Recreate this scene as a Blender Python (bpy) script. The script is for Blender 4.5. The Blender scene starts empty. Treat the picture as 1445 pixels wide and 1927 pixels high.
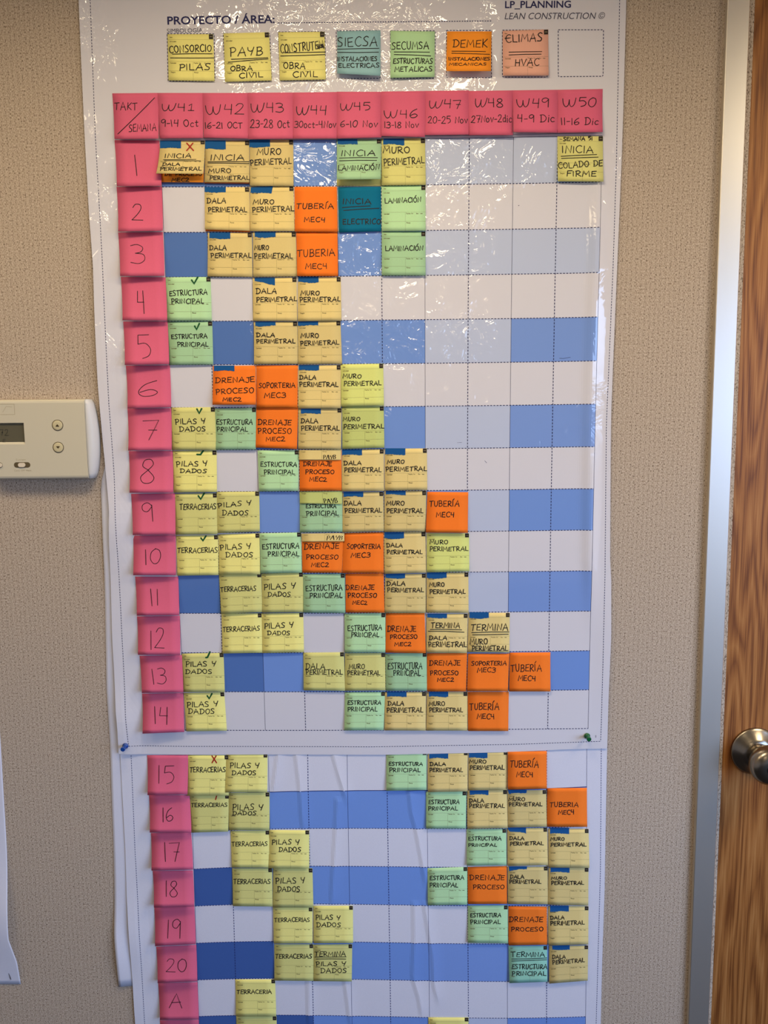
import bpy, bmesh, math, random
from mathutils import Matrix, Vector
CAM={"loc": [-0.002229, -1.593731, 1.641169], "right": [0.999914, 0.009642, -0.008916], "up": [0.007481, 0.139776, 0.990155], "back": [0.010793, -0.990136, 0.139692]}
# ------------------------------------------------------------------ camera, world, lights, exposure
SC = bpy.context.scene
COL = SC.collection
cam_data = bpy.data.cameras.new('camera')
cam = bpy.data.objects.new('camera', cam_data)
COL.objects.link(cam)
r_, u_, b_ = CAM['right'], CAM['up'], CAM['back']
cam.matrix_world = Matrix(((r_[0], u_[0], b_[0], CAM['loc'][0]), (r_[1], u_[1], b_[1], CAM['loc'][1]),
                           (r_[2], u_[2], b_[2], CAM['loc'][2]), (0, 0, 0, 1)))
cam_data.sensor_fit = 'VERTICAL'
cam_data.sensor_height = 24.0
cam_data.lens = 1620.0 / 1927.0 * 24.0
cam_data.clip_start = 0.05
SC.camera = cam

SC.view_settings.view_transform = 'Standard'
SC.view_settings.look = 'None'
SC.view_settings.gamma = 1.0
SC.view_settings.use_curve_mapping = False
SC.view_settings.exposure = EXPO = 0.0

world = bpy.data.worlds.new('world')
SC.world = world
world.use_nodes = True
wn = world.node_tree.nodes; wl = world.node_tree.links
tcw = wn.new('ShaderNodeTexCoord'); sxw = wn.new('ShaderNodeSeparateXYZ'); crw = wn.new('ShaderNodeValToRGB')
wl.new(tcw.outputs['Generated'], sxw.inputs[0])
mrw = wn.new('ShaderNodeMapRange'); mrw.inputs['From Min'].default_value = -1.0
wl.new(sxw.outputs['Z'], mrw.inputs[0]); wl.new(mrw.outputs[0], crw.inputs[0])
SKY_STRENGTH = 8.1
e = crw.color_ramp.elements                        # ground, horizon and overcast-blue sky outside the window
e[0].position = 0.46; e[0].color = (0.10, 0.10, 0.11, 1)
e[1].position = 0.52; e[1].color = (0.46, 0.64, 1.0, 1)
x = e.new(0.75); x.color = (0.36, 0.57, 1.0, 1)
wl.new(crw.outputs[0], wn['Background'].inputs[0])
wn['Background'].inputs[1].default_value = SKY_STRENGTH

def area(name, loc, rot, sx, sy, power, col):
    l = bpy.data.lights.new(name, 'AREA')
    l.shape = 'RECTANGLE'; l.size = sx; l.size_y = sy
    l.energy = power; l.color = col
    o = bpy.data.objects.new(name, l)
    o.location = loc; o.rotation_euler = rot
    COL.objects.link(o)
    return o

WARM = (1.0, 0.80, 0.52)
area('ceiling_and_fill_light', (-0.12, -0.68, 2.425), (0, 0, 0), 0.60, 0.22, 10.6, WARM)
area('ceiling_and_fill_light', (1.45, -0.80, 2.425), (0, 0, 0), 0.60, 0.50, 20, WARM)  # added unseen fill, brightens the right side of the wall
area('ceiling_and_fill_light', (-1.22, -0.72, 2.425), (0, 0, 0), 0.60, 0.50, 7.0, WARM)  # added unseen fill, evens out the wall light on the left
area('ceiling_and_fill_light', (-0.05, -2.6, 2.425), (0, 0, 0), 0.28, 1.2, 5.5, WARM)
area('ceiling_and_fill_light', (-0.05, -4.6, 2.425), (0, 0, 0), 0.28, 1.2, 5.5, WARM)
portal = area('window_portal', (2.1, -2.75, 1.45), (0, math.radians(90), 0), 1.3, 3.7, 1, (1, 1, 1))
portal.data.cycles.is_portal = True

# ------------------------------------------------------------------ materials
def lin(c):
    return tuple(((v / 255.0) / 12.92 if v / 255.0 <= 0.04045 else ((v / 255.0 + 0.055) / 1.055) ** 2.4) for v in c) + (1.0,)

MATS = {}
def mat(name, rgb, rough=0.6, metal=0.0, coat=0.0, coat_rough=0.08, spec=0.3):
    if name in MATS: return MATS[name]
    m = bpy.data.materials.new(name); m.use_nodes = True
    b = m.node_tree.nodes['Principled BSDF']
    b.inputs['Base Color'].default_value = lin(rgb)
    b.inputs['Roughness'].default_value = rough
    b.inputs['Metallic'].default_value = metal
    b.inputs['Specular IOR Level'].default_value = spec
    b.inputs['Coat Weight'].default_value = coat
    b.inputs['Coat Roughness'].default_value = coat_rough
    MATS[name] = m
    return m

def N(m, kind, **kw):
    n = m.node_tree.nodes.new(kind)
    for k, v in kw.items():
        if k.startswith('i_'):
            n.inputs[k[2:].replace('_', ' ')].default_value = v
        else:
            setattr(n, k, v)
    return n
def L(m, a, ao, b, bi):
    m.node_tree.links.new(a.outputs[ao], b.inputs[bi])
def pbsdf(m): return m.node_tree.nodes['Principled BSDF']

def paper_mat(name, rgb):
    """matt paper with a faint fibre mottling"""
    if name in MATS: return MATS[name]
    m = mat(name, rgb, rough=0.85, spec=0.15)
    tc = N(m, 'ShaderNodeTexCoord'); nz = N(m, 'ShaderNodeTexNoise', i_Scale=900.0, i_Detail=3.0)
    L(m, tc, 'Object', nz, 'Vector')
    hs = N(m, 'ShaderNodeHueSaturation'); hs.inputs['Color'].default_value = lin(rgb)
    mr = N(m, 'ShaderNodeMapRange'); mr.inputs['To Min'].default_value = 0.92; mr.inputs['To Max'].default_value = 1.06
    L(m, nz, 0, mr, 0); L(m, mr, 0, hs, 'Value'); L(m, hs, 0, pbsdf(m), 'Base Color')
    return m

def film_mat(name, rgb):
    """printed paper under clear wrinkled plastic film: matt print + glossy clearcoat with crumple bump"""
    if name in MATS: return MATS[name]
    m = mat(name, rgb, rough=0.7, coat=1.0, coat_rough=0.03, spec=0.2)
    p = pbsdf(m)
    tc = N(m, 'ShaderNodeTexCoord')
    p.inputs['Coat IOR'].default_value = 1.62
    n1 = N(m, 'ShaderNodeTexNoise', i_Scale=13.0, i_Detail=1.5, i_Distortion=0.8)
    n2 = N(m, 'ShaderNodeTexNoise', i_Scale=24.0, i_Detail=2.2, i_Distortion=2.0)
    n3 = N(m, 'ShaderNodeTexNoise', i_Scale=5.0, i_Detail=1.0)
    for n in (n1, n2, n3): L(m, tc, 'Object', n, 'Vector')
    # the film is crumpled in patches, most in the middle of the upper rows, and lies flatter further down
    sx = N(m, 'ShaderNodeSeparateXYZ'); L(m, tc, 'Object', sx, 0)
    def ramp(src, o, a, b, c, d):
        q = N(m, 'ShaderNodeMapRange', interpolation_type='SMOOTHSTEP')
        for k, v in (('From Min', a), ('From Max', b), ('To Min', c), ('To Max', d)): q.inputs[k].default_value = v
        L(m, src, o, q, 0); return q
    zf = ramp(sx, 'Z', -0.05, 0.30, 0.10, 1.0)
    xo = N(m, 'ShaderNodeMath', operation='ADD'); xo.inputs[1].default_value = 0.07; L(m, sx, 'X', xo, 0)
    xa = N(m, 'ShaderNodeMath', operation='ABSOLUTE'); L(m, xo, 0, xa, 0)
    xf = ramp(xa, 0, 0.13, 0.22, 0.34, 0.0)
    for cx, wdt in ((0.165, 0.045), (-0.50, 0.06)):                 # two narrow crumpled strips
        so = N(m, 'ShaderNodeMath', operation='SUBTRACT'); so.inputs[1].default_value = cx; L(m, sx, 'X', so, 0)
        sa = N(m, 'ShaderNodeMath', operation='ABSOLUTE'); L(m, so, 0, sa, 0)
        sf = ramp(sa, 0, wdt * .3, wdt, 0.22, 0.0)
        mx_ = N(m, 'ShaderNodeMath', operation='MAXIMUM'); L(m, xf, 0, mx_, 0); L(m, sf, 0, mx_, 1); xf = mx_
    sm_ = N(m, 'ShaderNodeMath', operation='ADD'); L(m, n3, 0, sm_, 0); L(m, xf, 0, sm_, 1)
    pf = ramp(sm_, 0, 0.53, 0.76, 0.06, 1.0)
    mr = N(m, 'ShaderNodeMath', operation='MULTIPLY'); L(m, zf, 0, mr, 0); L(m, pf, 0, mr, 1)
    b1 = N(m, 'ShaderNodeBump'); b1.inputs['Distance'].default_value = 0.012
    b2 = N(m, 'ShaderNodeBump'); b2.inputs['Distance'].default_value = 0.0072
    L(m, n1, 0, b1, 'Height'); L(m, n2, 0, b2, 'Height')
    L(m, mr, 0, b1, 'Strength'); L(m, mr, 0, b2, 'Strength')
    L(m, b1, 0, b2, 'Normal'); L(m, b2, 0, p, 'Coat Normal')
    return m

def wall_mat():
    m = mat('speckled_vinyl', (180, 163, 146), rough=0.8, spec=0.2)
    p = pbsdf(m)
    tc = N(m, 'ShaderNodeTexCoord')
    def nz(sc, det):
        mp = N(m, 'ShaderNodeMapping'); mp.inputs['Scale'].default_value = sc; L(m, tc, 'Object', mp, 'Vector')
        n = N(m, 'ShaderNodeTexNoise', i_Scale=1.0, i_Detail=det, i_Roughness=0.55); L(m, mp, 0, n, 'Vector')
        return n
    n1 = nz((620, 620, 320), 1.5); n2 = nz((900, 900, 520), 2.0)
    ad2 = N(m, 'ShaderNodeMath', operation='MULTIPLY_ADD'); ad2.inputs[1].default_value = 0.35
    L(m, n2, 0, ad2, 0); L(m, n1, 0, ad2, 2)
    wv = N(m, 'ShaderNodeTexWave', i_Scale=36.0, i_Distortion=1.0, i_Detail=1.0); wv.bands_direction = 'X'; L(m, tc, 'Object', wv, 'Vector')
    ws = N(m, 'ShaderNodeMath', operation='MULTIPLY_ADD'); ws.inputs[1].default_value = 0.055; L(m, wv, 0, ws, 0); L(m, ad2, 0, ws, 2)
    cr = N(m, 'ShaderNodeValToRGB'); L(m, ws, 0, cr, 0)
    e = cr.color_ramp.elements
    e[0].position = 0.52; e[0].color = lin((100, 86, 72))
    e[1].position = 0.595; e[1].color = lin((174, 157, 140))
    x = e.new(0.74); x.color = lin((188, 172, 155))
    x = e.new(0.86); x.color = lin((208, 195, 180))
    L(m, cr, 0, p, 'Base Color')
    bp = N(m, 'ShaderNodeBump'); bp.inputs['Distance'].default_value = 0.0012; bp.inputs['Strength'].default_value = 0.25
    L(m, ad2, 0, bp, 'Height'); L(m, bp, 0, p, 'Normal')
    return m

def oak_mat():
    m = mat('oak_veneer', (168, 112, 62), rough=0.42, spec=0.35)
    p = pbsdf(m)
    tc = N(m, 'ShaderNodeTexCoord')
    mp = N(m, 'ShaderNodeMapping'); mp.inputs['Scale'].default_value = (9.0, 9.0, 0.9); L(m, tc, 'Object', mp, 'Vector')
    n0 = N(m, 'ShaderNodeTexNoise', i_Scale=1.3, i_Detail=2.0); L(m, mp, 0, n0, 'Vector')
    ml = N(m, 'ShaderNodeMath', operation='MULTIPLY'); ml.inputs[1].default_value = 26.0; L(m, n0, 0, ml, 0)
    fr = N(m, 'ShaderNodeMath', operation='PINGPONG'); fr.inputs[1].default_value = 1.0; L(m, ml, 0, fr, 0)
    mp2 = N(m, 'ShaderNodeMapping'); mp2.inputs['Scale'].default_value = (420, 420, 9); L(m, tc, 'Object', mp2, 'Vector')
    n2 = N(m, 'ShaderNodeTexNoise', i_Scale=1.0, i_Detail=3.0); L(m, mp2, 0, n2, 'Vector')
    mx = N(m, 'ShaderNodeMath', operation='MULTIPLY_ADD'); mx.inputs[1].default_value = 1.1; L(m, n2, 0, mx, 0)
    sc = N(m, 'ShaderNodeMath', operation='MULTIPLY_ADD'); sc.inputs[1].default_value = 0.42; sc.inputs[2].default_value = -0.30; L(m, fr, 0, sc, 0)
    L(m, sc, 0, mx, 2)
    cr = N(m, 'ShaderNodeValToRGB'); L(m, mx, 0, cr, 0)
    e = cr.color_ramp.elements
    e[0].position = 0.18; e[0].color = lin((112, 65, 29))
    e[1].position = 0.50; e[1].color = lin((156, 102, 52))
    x = e.new(0.85); x.color = lin((180, 128, 74))
    L(m, cr, 0, p, 'Base Color')
    return m

WHITE = (222, 224, 240)
FILM_WHITE = (222, 222, 234)
PAPER = dict(T=(236, 214, 144), Y=(246, 240, 148), Z=(226, 234, 140), G=(188, 232, 180), GB=(154, 214, 192), O=(255, 130, 44), OA=(255, 158, 52),
             P=(222, 104, 136), B=(12, 112, 150), LB=(150, 196, 206), LP=(238, 180, 160))
COLNAME = dict(T='pale amber', Y='yellow', Z='lime yellow', G='light green', GB='blue green', O='orange', OA='amber orange', P='pink', B='dark teal', LB='light blue', LP='pale pink')
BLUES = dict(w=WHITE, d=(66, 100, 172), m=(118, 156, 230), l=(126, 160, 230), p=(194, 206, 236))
INK = mat('marker_ink', (24, 20, 22), rough=0.6)
PRINT = mat('form_print', (96, 84, 48), rough=0.8)
BLACKTAB = mat('black_print', (38, 30, 28), rough=0.7)
TABTEXT = mat('grey_print', (150, 140, 110), rough=0.7)
TAPE = paper_mat('blue_masking_tape', (28, 90, 154))
GREEN_INK = mat('green_ink', (20, 88, 48), rough=0.6)
RED_INK = mat('red_ink', (170, 34, 24), rough=0.6)
NAVY = mat('navy_print', (38, 40, 92), rough=0.7, coat=0.3)
GREYP = mat('slate_print', (72, 72, 96), rough=0.7, coat=0.3)

# ------------------------------------------------------------------ helpers (wall frame: X mm right, Z mm up, d mm out from the wall)
def W(X, Z, d): return Vector((X / 1000.0, -d / 1000.0, Z / 1000.0))

def tag(o, label=None, cat=None, group=None, kind=None):
    if label: o['label'] = label
    if cat: o['category'] = cat
    if group: o['group'] = group
    if kind: o['kind'] = kind
    return o

def empty(name, loc):
    o = bpy.data.objects.new(name, None); o.empty_display_size = 0.02
    o.location = loc; COL.objects.link(o)
    return o

def mesh_obj(name, verts, faces, mats, fm=None, parent=None, origin=None, smooth=False):
    """one mesh object; verts in world metres, origin = its pivot (its parent's location when parented)"""
    if origin is None:
        origin = Vector((0, 0, 0)); q = parent
        while q: origin = origin + q.location; q = q.parent
    me = bpy.data.meshes.new(name)
    me.from_pydata([(v[0] - origin[0], v[1] - origin[1], v[2] - origin[2]) for v in verts], [], faces)
    for m in (mats if isinstance(mats, (list, tuple)) else [mats]): me.materials.append(m)
    if fm: me.polygons.foreach_set('material_index', fm)
    if smooth: me.polygons.foreach_set('use_smooth', [True] * len(faces))
    me.update()
    o = bpy.data.objects.new(name, me); COL.objects.link(o)
    if parent: o.parent = parent
    else: o.location = origin
    return o

def lerp_edge(poly, z):
    """X of an edge polyline (listed from top to bottom) at height z"""
    if z >= poly[0][1]: a, b = poly[0], poly[1]
    elif z <= poly[-1][1]: a, b = poly[-2], poly[-1]
    else:
        for a, b in zip(poly, poly[1:]):
            if a[1] >= z >= b[1]: break
    t = (z - a[1]) / (b[1] - a[1])
    return a[0] + (b[0] - a[0]) * t

def interp_x(poly, x):
    if x <= poly[0][0]: return poly[0][1]
    for a, b in zip(poly, poly[1:]):
        if a[0] <= x <= b[0]: return a[1] + (b[1] - a[1]) * (x - a[0]) / (b[0] - a[0])
    return poly[-1][1]

def ribbon(pts, w, V, F, fn, cap=4):
    """2-D polyline -> flat ribbon with round ends; fn maps a 2-D point to a 3-D one"""
    P = [pts[0]]
    for q in pts[1:]:
        if math.hypot(q[0] - P[-1][0], q[1] - P[-1][1]) > 1e-4: P.append(q)
    if len(P) < 2: P.append((P[0][0] + 0.01, P[0][1]))
    h = w / 2; n = len(P); base = len(V); dirs = []
    for i in range(n - 1):
        dx, dy = P[i + 1][0] - P[i][0], P[i + 1][1] - P[i][1]; l = math.hypot(dx, dy); dirs.append((dx / l, dy / l))
    for i in range(n):
        a = dirs[max(0, i - 1)]; b = dirs[min(n - 2, i)]
        nx, ny = -(a[1] + b[1]), a[0] + b[0]; l = math.hypot(nx, ny)
        if l < 0.3: nx, ny, l = -b[1], b[0], 1.0
        k = h / l * min(1.35, 2.0 / max(l, 0.6)) if 0 < i < n - 1 else h / l
        V.append(fn(P[i][0] + nx * k, P[i][1] + ny * k)); V.append(fn(P[i][0] - nx * k, P[i][1] - ny * k))
    for i in range(n - 1):
        q = base + 2 * i; F.append((q, q + 1, q + 3, q + 2))
    if cap:
        for (c, d, l_i, r_i) in ((P[0], (-dirs[0][0], -dirs[0][1]), base, base + 1), (P[-1], dirs[-1], base + 2 * n - 2, base + 2 * n - 1)):
            st = math.atan2(d[1], d[0]); idx = []
            for k in range(1, cap):
                t = st + math.pi / 2 - math.pi * k / cap
                V.append(fn(c[0] + h * math.cos(t), c[1] + h * math.sin(t))); idx.append(len(V) - 1)
            F.append(tuple([l_i if d is dirs[-1] else r_i] + idx + [r_i if d is dirs[-1] else l_i]))

def smooth_pts(p, k=4):
    if len(p) < 3: return p
    q = [p[0]] + p + [p[-1]]; out = []
    for i in range(1, len(q) - 2):
        a, b, c, d = q[i - 1], q[i], q[i + 1], q[i + 2]
        for s in range(k):
            t = s / k
            out.append(tuple(0.5 * (2 * b[j] + (c[j] - a[j]) * t + (2 * a[j] - 5 * b[j] + 4 * c[j] - d[j]) * t * t + (3 * b[j] - a[j] - 3 * c[j] + d[j]) * t ** 3) for j in (0, 1)))
    out.append(p[-1])
    return out

# hand-lettering strokes: width, then strokes ('l' straight, 'c' curved) in a box of height 1
GLYPH = {
 'A': (.66, 'l0,0 .34,1 .66,-.02|l.1,.36 .58,.4'), 'B': (.52, 'l.06,0 .04,1|c0,.97 .32,1 .44,.78 .3,.56 .08,.52|c.08,.52 .4,.5 .52,.26 .34,.03 0,.02'),
 'C': (.56, 'c.56,.88 .36,1 .1,.8 .02,.4 .18,.06 .4,0 .58,.12'), 'D': (.62, 'l.1,0 .08,.98|c-.04,.96 .3,1 .56,.74 .6,.42 .38,.08 0,.02'),
 'E': (.5, 'l.5,.98 .06,.94 .04,.04 .5,.04|l.06,.5 .42,.54'), 'F': (.48, 'l.5,1 .05,.97 .05,0|l.05,.5 .4,.52'),
 'G': (.6, 'c.56,.9 .3,1 .05,.7 .06,.25 .3,.0 .55,.15 .56,.4|l.34,.42 .58,.42'), 'H': (.56, 'l.05,1 .05,0|l.52,1 .52,0|l.05,.52 .52,.52'),
 'I': (.12, 'l.06,.98 .06,.02'), 'J': (.42, 'c.38,1 .4,.5 .36,.1 .16,.0 0,.16|l.14,.98 .56,.98'), 'K': (.54, 'l.06,1 .06,0|l.5,1 .08,.46 .54,0'),
 'L': (.46, 'l.06,1 .05,.05 .48,.02'), 'M': (.74, 'l0,0 .1,1 .36,.32 .64,1 .74,0'), 'N': (.6, 'l.05,0 .07,1 .54,.04 .56,1'),
 'O': (.6, 'c.32,.98 .08,.8 .02,.42 .2,.04 .44,.06 .58,.45 .5,.85 .28,.98'), 'P': (.5, 'l.08,-.04 .06,.96|c-.02,.94 .3,1 .48,.76 .36,.48 .08,.42'),
 'R': (.54, 'l.06,0 .05,.96|c-.02,.94 .3,1 .46,.78 .34,.54 .1,.46|l.12,.46 .56,.02'), 'S': (.5, 'c.48,.9 .28,1 .06,.82 .2,.56 .44,.36 .36,.06 .0,.06'),
 'T': (.58, 'l0,.94 .58,1|l.28,.96 .26,0'), 'U': (.54, 'c.04,1 .04,.4 .14,.04 .36,.04 .48,.4 .5,1'), 'V': (.56, 'l0,1 .28,0 .56,1'),
 'W': (.95, 'c.0,.9 .04,.4 .2,.02 .4,.2 .48,.8|c.48,.8 .5,.3 .64,.02 .84,.3 .95,1'), 'Y': (.56, 'c.02,.98 .06,.62 .26,.5 .42,.6|l.54,1 .28,0'),
 'e': (.4, 'c.04,.32 .38,.34 .34,.56 .16,.6 .03,.3 .16,.02 .4,.1'), 'È': (.56, 'c.56,.9 .36,1 .1,.8 .02,.4 .18,.06 .4,0 .58,.12|l-.08,.52 .4,.56'), 'o': (.42, 'c.22,.62 .04,.5 .04,.12 .22,.0 .4,.2 .36,.5 .2,.62'),
 'c': (.4, 'c.4,.54 .22,.64 .03,.36 .14,.04 .4,.08'), 't': (.34, 'c.16,.9 .16,.3 .2,.04 .36,.08|l0,.62 .34,.64'), 'v': (.42, 'l0,.62 .22,0 .42,.64'),
 'd': (.42, 'c.36,.5 .16,.6 .02,.3 .14,.02 .36,.16|l.38,1 .4,0'), 'i': (.12, 'l.06,.6 .06,0|l.05,.82 .07,.86'), 'l': (.42, 'l.08,.78 .26,1 .26,.02|l.06,.02 .46,.02'),
 '0': (.56, 'c.3,1 .06,.76 .02,.32 .2,.02 .42,.1 .55,.5 .48,.88 .26,1'), '1': (.14, 'l.05,1 .1,0'), '2': (.56, 'c.04,.78 .18,.98 .42,.94 .46,.7 .28,.36 0,.02|l0,.02 .58,.0'),
 '3': (.54, 'c.04,.94 .3,1 .5,.84 .42,.62 .2,.54|c.2,.54 .5,.48 .54,.2 .32,.0 0,.06'), '4': (.52, 'l.06,.98 .02,.5 .48,.5|l.44,1 .46,0'), '5': (.54, 'l.5,1 .06,.98 .04,.6|c.04,.6 .34,.64 .54,.4 .46,.12 .2,0'),
 '6': (.54, 'c.46,1 .16,.74 .02,.3 .16,.02 .42,.06 .54,.28 .34,.44 .06,.26'), '7': (.56, 'l0,.96 .56,1 .3,0|l.24,.5 .54,.5'),
 '8': (.52, 'c.3,.54 .08,.7 .14,.94 .36,.98 .46,.78 .28,.54 .03,.26 .14,.02 .4,.02 .52,.24 .28,.54'), '9': (.54, 'c.5,.84 .3,1 .06,.86 .06,.6 .28,.52 .5,.8|l.5,.88 .52,0'),
 '-': (.34, 'l.02,.45 .34,.47'), '/': (.4, 'l.4,1 0,0'), '.': (.1, 'l.04,.0 .05,.04'), ' ': (.34, ''),
}
GLYPH['Ó'] = (GLYPH['O'][0], GLYPH['O'][1] + '|l.3,1.16 .5,1.4')
GLYPH['Ì'] = GLYPH['I']          # plain I where the writer left the accent off
GLYPH['Í'] = (.2, GLYPH['I'][1] + '|l.06,1.14 .26,1.4')
GL_CACHE = {}
def glyph(ch):
    if ch not in GL_CACHE:
        w, s = GLYPH[ch]; out = []
        for st in s.split('|'):
            if not st: continue
            p = [tuple(float(a) for a in q.split(',')) for q in st[1:].split(' ')]
            out.append(smooth_pts(p) if st[0] == 'c' else p)
        GL_CACHE[ch] = (w, out)
    return GL_CACHE[ch]

def lay_text(s, a, b, h, rng=None, gap=.17):
    """strokes of string s on the baseline a->b (2-D, y down), letters h high, fitted to the baseline length"""
    tot = sum(glyph(c)[0] + gap for c in s) - gap
    bx, by = b[0] - a[0], b[1] - a[1]; ln = math.hypot(bx, by); ex, ey = bx / ln, by / ln
    sx = ln / tot; x = 0; out = []
    for c in s:
        w, st = glyph(c)
        j = rng.uniform(-.05, .05) if rng else 0; hs = rng.uniform(.92, 1.06) if rng else 1; sl = rng.uniform(-.04, .10) if rng else 0
        for p in st:
            q = []
            for (gx, gy) in p:
                lx = (x + gx + gy * sl) * sx; ly = (gy * hs + j) * h
                q.append((a[0] + ex * lx + ey * ly, a[1] + ey * lx - ex * ly))
            out.append(q)
        x += w + gap
    return out

# ------------------------------------------------------------------ measured layout, wall frame in mm
GU=[[-407.708, -0.3578, 0.0187, 77.7722, 0.0211, -0.0137], [2080.0331, -77.7934, 0.0108, -0.645, -0.003, 0.0634]]
GL=[[-400.7196, -1.5033, 0.1694, -0.0103, 75.4864, 0.3256, -0.0082, 0.2404, -0.0026, -0.0089], [929.8957, -72.0719, -1.4445, 0.0756, 6.7903, -0.9133, 0.057, -1.1435, 0.0163, 0.0695]]
EDGE={"UL":[[-535.2,2363.9],[-537.9,2312.9],[-539.2,2209.5],[-540.3,2086.2],[-539.9,1960.0],[-537.5,1868.0],[-539.5,1764.1],[-540.4,1659.3],[-537.9,1563.2],[-534.3,1484.3],[-530.5,1424.4],[-533.7,1374.1],[-535.7,1327.4],[-540.2,1178.6],[-539.3,1030.3],[-537.6,1003.5],[-539.1,946.1]],"UR":[[403.8,2351.4],[404.0,2300.7],[404.2,2126.4],[403.8,2046.8],[401.2,1858.4],[398.7,1689.9],[397.7,1597.0],[399.1,1513.3],[403.4,1319.8],[406.3,1288.2],[409.1,1174.9],[407.6,1058.4],[408.0,951.4]],"UDL":[[-516.9,2363.7],[-518.0,2312.7],[-521.5,2089.5],[-520.5,1867.8],[-522.3,1621.5],[-519.4,1484.2],[-521.3,1178.5],[-521.2,1019.5],[-519.0,962.3]],"UDR":[[392.9,2351.6],[392.6,2300.9],[394.7,2039.8],[393.9,1858.4],[389.5,1575.8],[394.4,1303.6],[395.3,1004.1],[394.8,966.5]],"UDB":[[-519.0,962.3],[-408.2,960.0],[-149.9,958.3],[-46.8,957.3],[235.0,961.2],[394.8,966.5]],"UB":[[-539.0,947.2],[-522.9,945.3],[-406.9,942.8],[-250.5,942.6],[-21.2,940.9],[215.6,945.1],[313.2,949.7],[368.5,951.2],[408.0,951.4]],"LL":[[-538.0,986.4],[-538.2,943.0],[-538.3,743.6],[-540.3,647.2],[-538.8,549.1],[-537.8,450.7],[-537.0,363.9],[-535.7,227.2]],"LR":[[408.2,981.8],[408.6,947.3],[410.1,772.7],[411.5,659.2],[410.8,494.7],[411.5,362.8],[411.3,226.9]],"LDL":[[-517.3,986.3],[-516.8,947.3],[-519.0,743.6],[-517.6,363.9],[-517.0,227.2]],"LDR":[[396.9,981.8],[397.2,947.3],[402.2,695.4],[402.2,362.8],[401.6,226.9]],"UN":[[-534.9,1515.6],[-545.8,1479.0],[-547.8,1469.0],[-548.2,1390.7],[-549.4,1311.3],[-553.3,1214.1],[-558.9,1071.8],[-557.9,985.7],[-557.8,966.2],[-560.9,842.1],[-562.6,750.5],[-564.6,676.8],[-568.8,565.3],[-566.5,508.1],[-566.2,448.1]],"PA":[[-771.4,1030.8],[-771.4,972.4],[-773.5,847.3],[-774.7,734.3],[-776.9,604.2],[-778.4,559.0],[-768.1,505.8],[-767.0,452.3]],"FOLD_L":[[[-229.1,941.6],[-234.1,908.9],[-241.5,865.0]],[[-193.9,941.4],[-188.1,875.8],[-183.8,787.2]],[[-121.5,941.1],[-113.7,908.3],[-102.0,864.4],[-98.1,847.9]],[[-115.9,842.4],[-118.9,786.9],[-125.6,697.1],[-130.0,628.8]],[[25.9,863.9],[30.9,819.7],[40.2,780.8],[50.4,719.1],[56.7,673.9]],[[34.3,622.7],[35.1,559.4],[31.5,466.2],[44.3,419.1],[48.5,383.5]],[[55.5,622.6],[61.8,576.7],[71.3,512.9],[73.4,454.4],[80.9,419.0]],[[-180.3,459.5],[-181.2,363.5]],[[-106.0,459.4],[-100.3,407.5],[-96.7,363.4]]],"SQ":[[[-387.8,2256.5],[-306.2,2255.5],[-307.6,2178.3],[-389.5,2179.3]],[[-290.6,2255.9],[-209.7,2255.5],[-208.4,2177.1],[-289.9,2177.4]],[[-194.9,2257.0],[-114.1,2256.6],[-114.2,2177.9],[-194.5,2177.9]],[[-94.7,2257.6],[-19.2,2257.3],[-19.2,2179.4],[-95.3,2179.6]],[[-1.0,2256.4],[76.1,2255.5],[76.8,2178.2],[-1.6,2179.1]],[[95.7,2255.9],[173.4,2254.9],[174.0,2178.0],[95.8,2178.9]],[[192.2,2255.0],[269.5,2254.6],[270.8,2177.8],[193.0,2178.7]],[[288.3,2254.4],[366.2,2253.4],[367.5,2177.9],[289.8,2178.2]]],"TXT":{"proy":[[-386.5,2271.6],[-200.7,2271.8],[-385.9,2284.4]],"simb":[[-387.8,2257.8],[-326.0,2258.3],[-387.5,2264.5]],"rule":[[-194.9,2271.7],[173.6,2270.2]],"lp":[[196.3,2290.7],[309.4,2289.9],[196.2,2301.8]],"lean":[[195.8,2272.5],[368.1,2271.0],[195.7,2282.7]],"num":[[384.7,974.1],[386.3,974.1],[384.5,979.0]]},"THERM":{"tr":[[-714.0,1634.7],[-561.1,1630.5],[-548.0,1626.8],[-543.0,1557.9],[-555.9,1488.4],[-567.8,1485.6],[-724.6,1487.4]],"disp":[[-715.9,1589.0],[-673.3,1588.6],[-675.9,1550.0],[-718.7,1550.4]],"btn":[[-611.5,1583.9],[-612.7,1543.7]],"slot":[[-696.1,1517.2],[-666.1,1507.2],[-740.6,1517.6],[-716.9,1507.6]],"logo":[[-732.9,1622.7],[-688.2,1604.1]]},"PIN":[[-524.6,963.9],[368.4,978.0]],"STAPLE":[[-545.9,482.6],[-545.5,469.6],[-789.3,480.7],[-785.0,464.1]],"SPECK":[[223.1,1963.5],[313.2,1696.4],[170.2,1510.2],[121.0,1544.9]]}
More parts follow.
